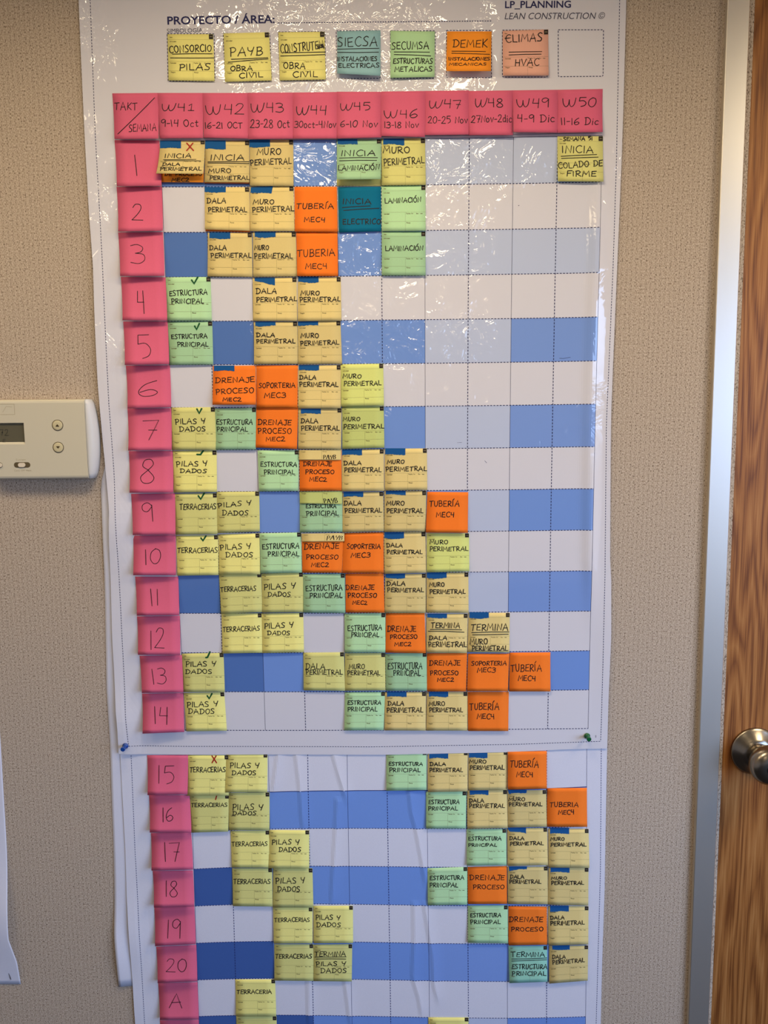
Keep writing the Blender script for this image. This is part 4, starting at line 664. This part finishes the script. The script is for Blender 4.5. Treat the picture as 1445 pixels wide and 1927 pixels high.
up = Sheet(GUd, EDGE['UL'], EDGE['UR'], d_upper)
lo = Sheet(GLd, EDGE['LL'], EDGE['LR'], d_lower)
DASH = (3.5, 5.8)
def gl(S, c0, r0, c1, r1, n=20): return [S.at(c0 + (c1 - c0) * i / n, r0 + (r1 - r0) * i / n) for i in range(n + 1)]
lines = []
for r in range(1, 15): lines.append((gl(up, 0, r, 10, r), 1.4, DASH))
lines.append((gl(up, 0, 0, 10, 0), 0.7, None))
lines.append((gl(up, 0, -0.06, 10, -0.06), 0.6, None))
for c in range(0, 11): lines.append((gl(up, c, 0, c, 14), 0.6 if c % 2 == 0 else 1.4, None if c % 2 == 0 else DASH))
UDB = EDGE['UDB']
lines += [(EDGE['UDL'], 1.1, (3.0, 5.0)), (EDGE['UDR'], 1.1, (3.0, 5.0)), (UDB, 1.1, (3.0, 5.0))]
for s in EDGE['SQ']: lines.append((s + [s[0]], 1.25, (3.6, 5.6)))
lines.append((EDGE['TXT']['rule'], 1.4, (2.6, 4.4)))
sp = EDGE['SPECK']
lines += [([(sp[0][0], sp[0][1]), (sp[0][0] + 2, sp[0][1] + .6)], 1.0, None), ([(sp[1][0] - 12, sp[1][1]), (sp[1][0] - 9, sp[1][1] - 1), (sp[1][0] + 8, sp[1][1] + 1.5)], 0.6, None),
          ([(sp[2][0] - 3, sp[2][1] + 1), (sp[2][0] + 4, sp[2][1]), (sp[2][0] + 1, sp[2][1] - 3)], 0.6, None), ([(sp[3][0] - 5, sp[3][1]), (sp[3][0] + 4, sp[3][1] + .6)], 0.4, None)]

chart = empty('planning_chart', W(-10, 1500, 4))
tag(chart, 'upper planning chart sheet under shiny clear film, with printed heading and blue cells', 'chart', 'planning chart sheets')
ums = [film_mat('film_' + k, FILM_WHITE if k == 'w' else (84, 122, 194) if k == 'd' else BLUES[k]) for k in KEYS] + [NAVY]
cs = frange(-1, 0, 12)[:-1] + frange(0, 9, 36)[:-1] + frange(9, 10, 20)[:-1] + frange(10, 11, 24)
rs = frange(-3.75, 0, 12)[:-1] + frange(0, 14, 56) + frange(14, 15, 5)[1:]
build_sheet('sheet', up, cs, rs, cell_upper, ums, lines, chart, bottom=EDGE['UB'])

lines = []
for r in range(1, 8): lines.append((gl(lo, 0, r, 10, r), 1.4, None if r == 1 else DASH))
for c in range(0, 11): lines.append((gl(lo, c, 0, c, 8.4), 0.6 if c % 2 == 0 else 1.4, None if c % 2 == 0 else DASH))
lines += [(EDGE['LDL'], 1.1, (3.0, 5.0)), (EDGE['LDR'], 1.1, (3.0, 5.0))]
chart2 = empty('planning_chart', W(-10, 640, 2))
tag(chart2, 'lower creased planning chart sheet continuing under the upper one, rows 15 and on', 'chart', 'planning chart sheets')
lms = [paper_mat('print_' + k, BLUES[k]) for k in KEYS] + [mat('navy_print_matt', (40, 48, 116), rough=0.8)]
cs = frange(-1, 0, 10)[:-1] + frange(0, 10, 240)[:-1] + frange(10, 11, 6)
rs = frange(-0.45, 0, 2)[:-1] + frange(0, 8, 56) + [8.2, 8.5]
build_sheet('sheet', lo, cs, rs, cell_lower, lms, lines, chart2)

# printed lettering of the upper sheet
def print_text(name, s, a, b, cap, m, parent, bold=0.0, shear=0.0, e=0.3):
    """text set on the baseline a->b with capitals reaching up to the height of cap"""
    def curve(t):
        c = bpy.data.curves.new('tmp', 'FONT'); c.body = t; c.size = 1.0; c.offset = bold; c.shear = shear; c.resolution_u = 3
        o = bpy.data.objects.new('tmp', c); COL.objects.link(o)
        bpy.context.view_layer.update()
        me = bpy.data.meshes.new_from_object(o.evaluated_get(bpy.context.evaluated_depsgraph_get()))
        v = [tuple(q.co) for q in me.vertices]; f = [tuple(p.vertices) for p in me.polygons]
        bpy.data.objects.remove(o); bpy.data.curves.remove(c); bpy.data.meshes.remove(me)
        return v, f
    vH, _ = curve('H'); hc = max(v[1] for v in vH)
    v, f = curve(s)
    x0 = min(q[0] for q in v); x1 = max(q[0] for q in v)
    ax, az = a; bx, bz = b; ln = math.hypot(bx - ax, bz - az); ex, ez = (bx - ax) / ln, (bz - az) / ln
    h = abs((cap[0] - ax) * -ez + (cap[1] - az) * ex) / hc; sx = ln / (x1 - x0)
    V = [up.p3(ax + ex * (q[0] - x0) * sx - ez * q[1] * h, az + ez * (q[0] - x0) * sx + ex * q[1] * h, e) for q in v]
    return mesh_obj(name, V, f, m, parent=parent)
TX = EDGE['TXT']
print_text('printed_heading', 'PROYECTO / ÁREA:', *TX['proy'], NAVY, chart, bold=0.02)
print_text('printed_heading', 'SIMBOLOGÍA', *TX['simb'], GREYP, chart)
print_text('printed_heading', 'LP_PLANNING', *TX['lp'], NAVY, chart, bold=0.018)
print_text('printed_heading', 'LEAN CONSTRUCTION ©', *TX['lean'], GREYP, chart, shear=0.2)
print_text('printed_number', '1', *TX['num'], mat('faint_print', (160, 160, 172), rough=0.7), chart)

# plain sheet hidden behind the charts, and the sheet at the left edge of the photograph
def loose_sheet(name, edge, far, edge_is_left, base, bulge, label, nz=60, nx=14):
    root = empty(name, W((edge[0][0] + far) / 2, (edge[0][1] + edge[-1][1]) / 2, base))
    tag(root, label, 'paper', 'blank paper sheets behind and beside the charts')
    V = []; F = []; n1 = nx + 1
    zs = frange(edge[0][1], edge[-1][1], nz)
    for k, e in enumerate((0, -0.25)):
        for z in zs:
            xe = lerp_edge(edge, z)
            for j in range(n1):
                t = (j / nx) ** 1.6
                x = xe + (far - xe) * t
                V.append(W(x, z, base + bulge(abs(x - xe), z) + e))
    n = n1 * (nz + 1)
    for i in range(nz):
        for j in range(nx):
            a = i * n1 + j; F.append((a, a + n1, a + n1 + 1, a + 1)); F.append((n + a, n + a + 1, n + a + n1 + 1, n + a + n1))
    for j in range(nx):
        F.append((j, j + 1, n + j + 1, n + j)); a = nz * n1 + j; F.append((a + 1, a, n + a, n + a + 1))
    for i in range(nz):
        a = i * n1; F.append((a + n1, a, n + a, n + a + n1)); a += nx; F.append((a, a + n1, n + a + n1, n + a))
    mesh_obj('sheet', V, F, paper_mat('plain_paper', WHITE), parent=root, smooth=True)
    return root
loose_sheet('paper_sheet', EDGE['UN'], -180.0, True, 0.8, lambda s, z: sm(1 - s / 30.0) * (0.3 + 3.5 * gauss(z - 1360, 80) + 9 * gauss(z - 520, 75)) * (1 if z < 1800 else 0.3),
            'blank white sheet with a narrow strip showing left of the lower planning chart')
loose_sheet('paper_sheet', EDGE['PA'], -1000.0, False, 1.0, lambda s, z: sm(1 - s / 140.0) * 15 * gauss(z - 590, 95) * sm((z - 432) / 60.0),
            'blank white sheet at the left edge below the thermostat, curling off the wall')

# ------------------------------------------------------------------ sticky notes
WEEK = {'W%d' % k: k - 41 for k in range(41, 51)}
BLUE_ROWS = {'1', '3', '5', '7', '9', '11', '13', '16', '18', '20', 'B'}
FORM = [("Zona", .045, .075, .10, .022), ("Actividad", .045, .168, .18, .026), ("Cantidad", .05, .632, .17, .026), ("Fecha fin", .56, .628, .715, .026), ("Dia - mes", .79, .628, .93, .022),
        ("Según", .055, .832, .15, .028), ("Resp.", .565, .832, .66, .026)]
for a, b in {'a': '.4,c.36,.5 .16,.6 .02,.3 .14,.02 .36,.16|l.38,.6 .4,0', 'n': '.4,l.04,.6 .04,0|c.04,.4 .22,.62 .36,.4 .38,0', 'h': '.4,l.04,1 .04,0|c.04,.4 .22,.62 .36,.4 .38,0',
             'f': '.3,c.3,.95 .14,.9 .12,.5 .12,0|l0,.56 .28,.56', 'm': '.6,l.04,.6 .04,0|c.04,.4 .18,.62 .3,.4 .3,0|c.3,.4 .46,.62 .58,.4 .58,0',
             's': '.34,c.32,.56 .1,.6 .08,.4 .28,.24 .24,.04 .02,.04', 'g': '.4,c.36,.5 .16,.6 .02,.3 .14,.02 .36,.16|c.38,.6 .4,0 .3,-.3 .06,-.26', 'u': '.4,c.04,.6 .04,.14 .2,0 .36,.2|l.38,.6 .38,0',
             'ú': '.4,c.04,.6 .04,.14 .2,0 .36,.2|l.38,.6 .38,0|l.2,.78 .3,1', 'p': '.4,l.04,.6 .04,-.3|c.04,.5 .3,.64 .4,.3 .24,0 .04,.1', 'Z': '.5,l0,1 .5,1 0,0 .5,0'}.items():
    w, s = b.split(',', 1); GLYPH[a] = (float(w), s)

def build_note(rec, idx):
    key, row, wk, q, texts, opt = rec
    rng = random.Random(idx * 7 + 3)
    ci = WEEK.get(wk, 0)
    base, lift, skew, pw = opt['geo']
    def dep(u, v):
        v_ = min(1.15, max(0.0, v))
        return base + lift * (1 + skew * (u - .5)) * v_ ** pw
    def P3(u, v, e=0.0):
        X = (q[0][0] * (1 - u) + q[1][0] * u) * (1 - v) + (q[3][0] * (1 - u) + q[2][0] * u) * v
        Z = (q[0][1] * (1 - u) + q[1][1] * u) * (1 - v) + (q[3][1] * (1 - u) + q[2][1] * u) * v
        return W(X, Z, dep(u, v) + e)
    root = empty('paper_strip' if opt.get('strip') else 'sticky_note', P3(.5, 0, 0))
    # paper
    nu, nv = 4, 10; V = []; F = []
    for e in (0, -.16):
        for i in range(nv + 1):
            for j in range(nu + 1): V.append(P3(j / nu, i / nv, e))
    m1 = nu + 1; n = m1 * (nv + 1)
    for i in range(nv):
        for j in range(nu):
            a = i * m1 + j; F.append((a, a + m1, a + m1 + 1, a + 1)); F.append((n + a, n + a + 1, n + a + m1 + 1, n + a + m1))
    for j in range(nu):
        F.append((j, j + 1, n + j + 1, n + j)); a = nv * m1 + j; F.append((a + 1, a, n + a, n + a + 1))
    for i in range(nv):
        a = i * m1; F.append((a + m1, a, n + a, n + a + m1)); a += nu; F.append((a, a + m1, n + a + m1, n + a))
    rgb = PAPER[key]; mk = 'note_' + key
    if row in BLUE_ROWS and wk not in ('W47', 'W48') and key in 'TYZG':
        rgb = tuple(int(v * f) for v, f in zip(rgb, ((.955, .96, .975) if key == 'T' else (.90, .915, .94)))); mk += '_on_blue'       # the blue cell shows through the thin paper
    mesh_obj('paper', V, F, paper_mat(mk, rgb), parent=root, smooth=True)
    S = 76.0
    def fn(e): return lambda x, y: P3(x / S, y / S, e)
    # printed form
    if key in 'TYZGBLP' and key not in ('P', 'B', 'LB', 'O') and not opt.get('noform') and not opt.get('under') or key in ('GB', 'LP'):
        V = []; F = []; f = fn(.10)
        if opt.get('strip'):
            ribbon([(.54 * S, 0), (.54 * S, S)], .22, V, F, f, 0)
            for t, x0, x1 in (("Según", .05, .15), ("Resp.", .565, .66)):
                for st in lay_text(t, (x0 * S, .22 * S), (x1 * S, .22 * S), .12 * S): ribbon(st, .38, V, F, f, 0)
        else:
            for y, a, w in ((.115, 0, .14), (.585, 0, .2), (.79, 0, .24)): ribbon([(S * t / 6, y * S) for t in range(7)], w, V, F, f, 0)
            ribbon([(.54 * S, .585 * S), (.54 * S, .79 * S), (.54 * S, S * .995)], .2, V, F, f, 0)
            for t, x0, y, x1, h in FORM:
                if opt.get('tape') and y < .1: continue
                for st in lay_text(t, (x0 * S, y * S), (x1 * S, y * S), h * S): ribbon(st, .42, V, F, f, 0)
        mesh_obj('printed_form', V, F, PRINT, parent=root)
        if not opt.get('strip'):
            V = [fn(.13)(*p) for p in ((.905 * S, .3), (S - .3, .3), (S - .3, .105 * S), (.905 * S, .105 * S))]; F = [(0, 3, 2, 1)]
            k = len(F)
            for y in (.045, .06):
                ribbon([(.925 * S, y * S), (.978 * S, y * S)], .5, V, F, fn(.2), 0)
            mesh_obj('corner_mark', V, F, [BLACKTAB, TABTEXT], fm=[0] * k + [1] * (len(F) - k), parent=root)
    # blue tape with a torn lower edge
    if opt.get('tape'):
        a, b, c, d = [(p[0] * S, p[1] * S) for p in opt['tape']]
        nn = 18; V = []; F = []; tops = []; bots = []
        for i in range(nn + 1):
            t = i / nn
            top = (a[0] + (b[0] - a[0]) * t, a[1] + (b[1] - a[1]) * t); bot = (d[0] + (c[0] - d[0]) * t, d[1] + (c[1] - d[1]) * t)
            jag = rng.uniform(-.8, .5) + .8 * math.sin(t * 5 + idx)
            tops.append(top); bots.append((bot[0], bot[1] + jag))
        for e in (.42, .2):
            for p in tops + bots: V.append(fn(e)(*p))
        m2 = nn + 1; n = 2 * m2
        for i in range(nn):
            F.append((i, m2 + i, m2 + i + 1, i + 1)); F.append((i, i + 1, n + i + 1, n + i)); F.append((m2 + i + 1, m2 + i, n + m2 + i, n + m2 + i + 1))
        F.append((m2, 0, n, n + m2)); F.append((nn, m2 + nn, n + m2 + nn, n + nn))
        mesh_obj('tape', V, F, TAPE, parent=root)
    # handwriting
    V = []; F = []; f = fn(.5 if opt.get('tape') else .26)
    pen = 1.2 if row == 'R' else (1.35 if row == 'H' else 1.5)
    for s, u0, v0, u1, v1, h in texts:
        wd = pen if h > .085 else pen * .85
        if row == 'R' and s == '1': pass
        p = wd * .42
        for st in lay_text(s, (u0 * S + p, v0 * S - p), (u1 * S - p, v1 * S - p), h * S - 2 * p, rng): ribbon(st, wd * rng.uniform(.88, 1.1), V, F, f)
    for l in opt.get('lines', ()):
        (x0, y0, x1, y1) = [c * S for c in l]
        ribbon([(x0, y0), ((x0 + x1) / 2, (y0 + y1) / 2 - rng.uniform(-.5, .9)), (x1, y1)], pen * .9, V, F, f)
    for m in opt.get('marks', ()):
        if m[0] == 'k': ribbon([(p[0] * S, p[1] * S) for p in m[1:]], 1.6, V, F, f)
    if V: mesh_obj('handwriting', V, F, INK, parent=root)
    for cc, mm, nm in (('g', GREEN_INK, 'check_mark'), ('r', RED_INK, 'cross_mark')):
        V = []; F = []
        for m in opt.get('marks', ()):
            if m[0] == cc: ribbon([(p[0] * S, p[1] * S) for p in m[1:]], 3.1 if cc == 'g' else 2.3, V, F, f)
        if V: mesh_obj(nm, V, F, mm, parent=root)
    # label
    words = ' '.join(t[0] for t in texts).replace('È', 'E').replace('W4l', 'W41').replace('Ì', 'I')
    cn = COLNAME[key]
    if row == 'L':
        lab = {'PILAS': 'yellow sticky note in the legend row, leftmost, reading PILAS below a double underline', 'CIVIL1': 'second yellow sticky note from the left in the legend row, reading OBRA CIVIL',
               'CIVIL2': 'yellow sticky note in the legend row with scribbled-out letter, beside the light blue one', 'SIE': 'light blue sticky note in the legend row reading INSTALACIONES ELECTRICAS',
               'SEC': 'light green sticky note in the legend row reading ESTRUCTURAS METALICAS', 'DEM': 'orange sticky note in the legend row reading INSTALACIONES MECANICAS, curling at its foot',
               'CLI': 'pale pink sticky note in the legend row reading HVAC'}[wk]
        g = 'sticky notes in the legend row'
    elif row == 'H':
        lab = ('pink corner sticky note reading TAKT and SEMANA, left end of the week row' if wk == 'TAKT' else 'pink sticky note heading week column %s with handwritten dates' % wk); g = 'pink week heading notes'
    elif row == 'R':
        lab = ('lowest pink sticky note, cut off by the bottom edge under the note A' if wk == '-' else 'pink sticky note with handwritten %s %s in the left column' % ('letter' if wk == 'A' else 'number', wk)); g = 'pink row number notes'
    else:
        g = 'task sticky notes on the planning chart'
        where = ('row %s under week %s' % (row, wk)) if row != 'B' else ('below row A under week %s' % wk)
        if opt.get('under'): lab = '%s note mostly hidden behind %s, %s' % (cn, opt['under'], where)
        elif opt.get('strip'): lab = '%s paper strip lettered PAYB in %s' % (cn, where); g = 'paper strips over notes under week W44'
        elif not words: lab = '%s sticky note cut off by the bottom edge, %s' % (cn, where)
        else: lab = '%s sticky note reading %s, %s' % (cn, words, where)
    tag(root, lab, 'paper strip' if opt.get('strip') else 'sticky note', g)
    return root

for i, rec in enumerate(NOTES): build_note(rec, i)

# ------------------------------------------------------------------ push pins and staples
def push_pin(X, Z, d, rgb, label):
    root = empty('push_pin', W(X, Z, d)); tag(root, label, 'push pin', 'push pins in the upper chart')
    m = mat('pin_plastic_' + label.split()[0], rgb, rough=0.3, spec=0.5)
    lathe('pin_head', X, Z, [(4.6, .3), (5.6, .8), (5.8, 1.8), (5.0, 2.6), (3.0, 4.0), (2.7, 9), (3.1, 13), (4.2, 15), (4.6, 16.5), (4.4, 18), (3.4, 18.8)], m, parent=root, seg=32, d0=d)
    lathe('pin_needle', X, Z, [(.5, -4.5), (.5, .4)], steel, parent=root, seg=8, d0=d)
pb, pg = EDGE['PIN']
push_pin(pb[0], pb[1], d_upper(*pb) + .1, (14, 66, 150), 'blue push pin at the lower left corner of the upper chart sheet')
push_pin(pg[0], pg[1], d_upper(*pg) + .1, (8, 92, 48), 'green push pin at the lower right corner of the upper chart sheet')
def staple(a, b, d, label):
    V = []; F = []
    n = (b[0] - a[0], b[1] - a[1]); l = math.hypot(*n); tx, tz = -n[1] / l * .45, n[0] / l * .45
    for (e0, e1, p, q) in ((d, d + .7, a, b),):
        for e in (e0, e1):
            V += [W(p[0] + tx, p[1] + tz, e), W(p[0] - tx, p[1] - tz, e), W(q[0] - tx, q[1] - tz, e), W(q[0] + tx, q[1] + tz, e)]
    F = [(4, 5, 6, 7), (3, 2, 1, 0), (0, 1, 5, 4), (1, 2, 6, 5), (2, 3, 7, 6), (3, 0, 4, 7)]
    o = mesh_obj('staple', V, F, mat('staple_wire', (88, 84, 88), rough=0.4, metal=.6), origin=W(a[0], a[1], d))
    tag(o, label, 'staple', 'staples in the loose sheets')
st = EDGE['STAPLE']
staple(st[0], st[1], 1.2, 'small wire staple near the foot of the white strip left of the chart')
staple(st[2], st[3], 3.4, 'small wire staple in the corner of the left edge sheet')

# ------------------------------------------------------------------ thermostat
def thermostat():
    T = EDGE['THERM']; tr = T['tr']
    xr = tr[3][0]; ztop = tr[1][1]; zbot = tr[5][1]; xb = tr[1][0]
    xl = xb - 182.0
    root = empty('thermostat', W((xl + xr) / 2, zbot, 0))
    tag(root, 'cream wall thermostat with small grey display and two arrow buttons, left of the chart', 'thermostat')
    cream = mat('cream_plastic', (208, 202, 182), rough=0.42, spec=0.4)
    capm = mat('cool_lit_plastic', (214, 216, 220), rough=0.38, spec=0.45)  # bluish cast of the window daylight put into the cap colour
    dk = mat('slot_dark', (96, 84, 60), rough=0.6)
    D = 27.0
    (dx0, dz1), (dx1, _), (_, dz0), _ = T['disp']; dx0 = dx1 - 58
    # housing: front face with the display opening, rounded along top and bottom
    zs = []
    V = []; F = []
    R = 6.0
    prof = [(zbot, 1.0), (zbot, D - R)] + [(zbot + R - R * math.cos(t), D - R + R * math.sin(t)) for t in (math.pi / 6, math.pi / 3, math.pi / 2)]
    ptop = [(ztop - (z - zbot), d) for z, d in reversed(prof)]
    xs = [xl, dx0, dx1, xb]
    ring = prof + [(dz0, D), (dz1, D)] + ptop
    m1 = len(ring)
    for x in xs:
        for z, d in ring: V.append(W(x, z, d))
    ih = len(prof)
    for i in range(3):
        for j in range(m1 - 1):
            if i == 1 and j == ih: continue
            a = i * m1 + j; F.append((a, a + m1, a + m1 + 1, a + 1))
        a = i * m1; F.append((a, a + m1 - 1, a + 2 * m1 - 1, a + m1))
    F.append(tuple(reversed(range(m1)))[::-1]); F.append(tuple(3 * m1 + j for j in reversed(range(m1))))
    # bevelled walls of the display recess
    o4 = [(dx0, dz0), (dx1, dz0), (dx1, dz1), (dx0, dz1)]
    i4 = [(dx0 + 3, dz0 + 4), (dx1 - 1, dz0 + 4), (dx1 - 1, dz1 - 1), (dx0 + 3, dz1 - 1)]
    b = len(V)
    for x, z in o4: V.append(W(x, z, D))
    for x, z in i4: V.append(W(x, z, D - 4))
    for k in range(4): F.append((b + k, b + (k + 1) % 4, b + 4 + (k + 1) % 4, b + 4 + k))
    mesh_obj('housing', V, F, cream, parent=root)
    # bulged right end cap
    V = []; F = []; nz = 16; na = 7
    for i in range(nz + 1):
        t = i / nz; z = zbot + .4 + (ztop - zbot - .8) * t
        s = 1 - abs(2 * t - 1) ** 3.2
        w = 9 + (xr - xb - 9) * (1 - abs(2 * t - 1) ** 2.2)
        if i in (0, nz): w = 7
        for k in range(na + 1):
            a = math.pi / 2 * k / na
            V.append(W(xb + w * math.sin(a) ** .8, z, 1.0 + (D - 1.4 - (1 - s) * 3) * math.cos(a) ** .7))
        V.append(W(xb, z, 1.0))
    m1 = na + 2
    for i in range(nz):
        for k in range(m1):
            a = i * m1 + k; a2 = i * m1 + (k + 1) % m1
            F.append((a, a2, a2 + m1, a + m1))
    F.append(tuple(range(m1))[::-1]); F.append(tuple(nz * m1 + k for k in range(m1)))
    mesh_obj('end_cap', V, F, capm, parent=root, smooth=True)
    # display with dim segments
    scr = mesh_obj('display', [W(x, z, D - 4.0 + e) for e in (0.3, -1.0) for x, z in i4], [(0, 1, 2, 3), (7, 6, 5, 4), (0, 4, 5, 1), (1, 5, 6, 2), (2, 6, 7, 3), (3, 7, 4, 0)],
                   mat('lcd_glass', (94, 90, 72), rough=0.22, spec=0.5), parent=root)
    V = []; F = []; f = lambda x, z: W(x, z, D - 3.5)
    bx, bz = dx1 - 41, dz1 - 12
    for s, x in (('7', bx - 6), ('2', bx + 3.5)):
        for stx in lay_text(s, (0, 0), (7, 0), 11): ribbon([(x + p[0], bz - 11 - p[1] + 11 - 11) for p in stx], 1.3, V, F, f, 0)
    for stx in lay_text('E', (0, 0), (5, 0), 6): ribbon([(bx - 1 + p[0], bz - 24 - p[1]) for p in stx], 1.0, V, F, f, 0)
    mesh_obj('display_digits', V, F, mat('lcd_segment', (66, 64, 54), rough=0.4), parent=scr)
    # buttons
    for (x, z), up_ in zip(T['btn'], (1, -1)):
        lathe('button_ring', x, z, [(10.2, -1), (10.2, .35), (9.2, .35), (9.2, -1)], dk, parent=root, d0=D)
        bt = lathe('button', x, z, [(8.8, -.5), (8.8, .9), (8.2, 1.3), (4, 1.0)], mat('button_plastic', (206, 196, 160), rough=0.4), parent=root, d0=D)
        h = 2.2 * up_
        mesh_obj('arrow', [W(x - 3.4, z - h, D + 1.7), W(x + 3.4, z - h, D + 1.7), W(x, z + h * .9, D + 1.7), W(x - 3.4, z - h, D + 1.35), W(x + 3.4, z - h, D + 1.35), W(x, z + h * .9, D + 1.35)],
                 [(0, 1, 2) if up_ > 0 else (2, 1, 0), (5, 4, 3), (0, 3, 4, 1), (1, 4, 5, 2), (2, 5, 3, 0)], mat('arrow_print', (72, 58, 36), rough=0.6), parent=bt)
    # two slide switches
    def stadium(x0, x1, z0, z1, d0, d1, name, m, parent):
        r = (z1 - z0) / 2; zc = (z0 + z1) / 2; ring = []
        for k in range(13): t = math.pi / 2 + math.pi * k / 12; ring.append((x0 + r + r * math.cos(t), zc + r * math.sin(t)))
        for k in range(13): t = -math.pi / 2 + math.pi * k / 12; ring.append((x1 - r + r * math.cos(t), zc + r * math.sin(t)))
        n = len(ring); V = [W(x, z, d) for d in (d0, d1) for x, z in ring]
        F = [tuple(n + k for k in range(n)), tuple(reversed(range(n)))] + [(k, (k + 1) % n, n + (k + 1) % n, n + k) for k in range(n)]
        return mesh_obj(name, V, F, m, parent=parent)
    (sx0, sz1), (sx1, sz0), (ax0, _), (ax1, _) = T['slot']
    for x0, x1, kx in ((sx0, sx1, .27), (ax1 - (sx1 - sx0), ax1, .55)):
        sl = stadium(x0, x1, sz0, sz1, D - 1, D + .25, 'switch_slot', dk, root)
        a = x0 + (x1 - x0) * kx
        stadium(a, a + 13, sz0 + 1.2, sz1 - 1.2, D, D + 2.2, 'switch_knob', mat('knob_plastic', (228, 216, 196), rough=0.4), sl)
    # moulded badge outline and faint captions
    V = []; F = []; f = lambda x, z: W(x, z, D + .12)
    (lx0, lz1), (lx1, lz0) = T['logo']
    ribbon([(lx0, lz1), (lx1, lz1), (lx1, lz0), (lx0, lz0)], .8, V, F, f, 0)
    ribbon([(lx1 - 22, lz0 + 4), (lx1 - 15, lz1 - 4), (lx1 - 4, lz1 - 5)], .6, V, F, f, 0)
    for t, x0, x1, zz, h in (('System', sx0 + 4, sx1 - 8, sz1 + 3.2, 3.0), ('Cool Off Heat', sx0, sx1 + 1, sz0 - 6.5, 2.6)):
        for stx in lay_text(t, (x0, 0), (x1, 0), h): ribbon([(p[0], zz - p[1]) for p in stx], .5, V, F, f, 0)
    mesh_obj('caption', V, F, mat('caption_print', (178, 166, 138), rough=0.6), parent=root)
GLYPH['y'] = (.4, 'l0,.6 .2,.05|l.4,.6 .1,-.35')
thermostat()
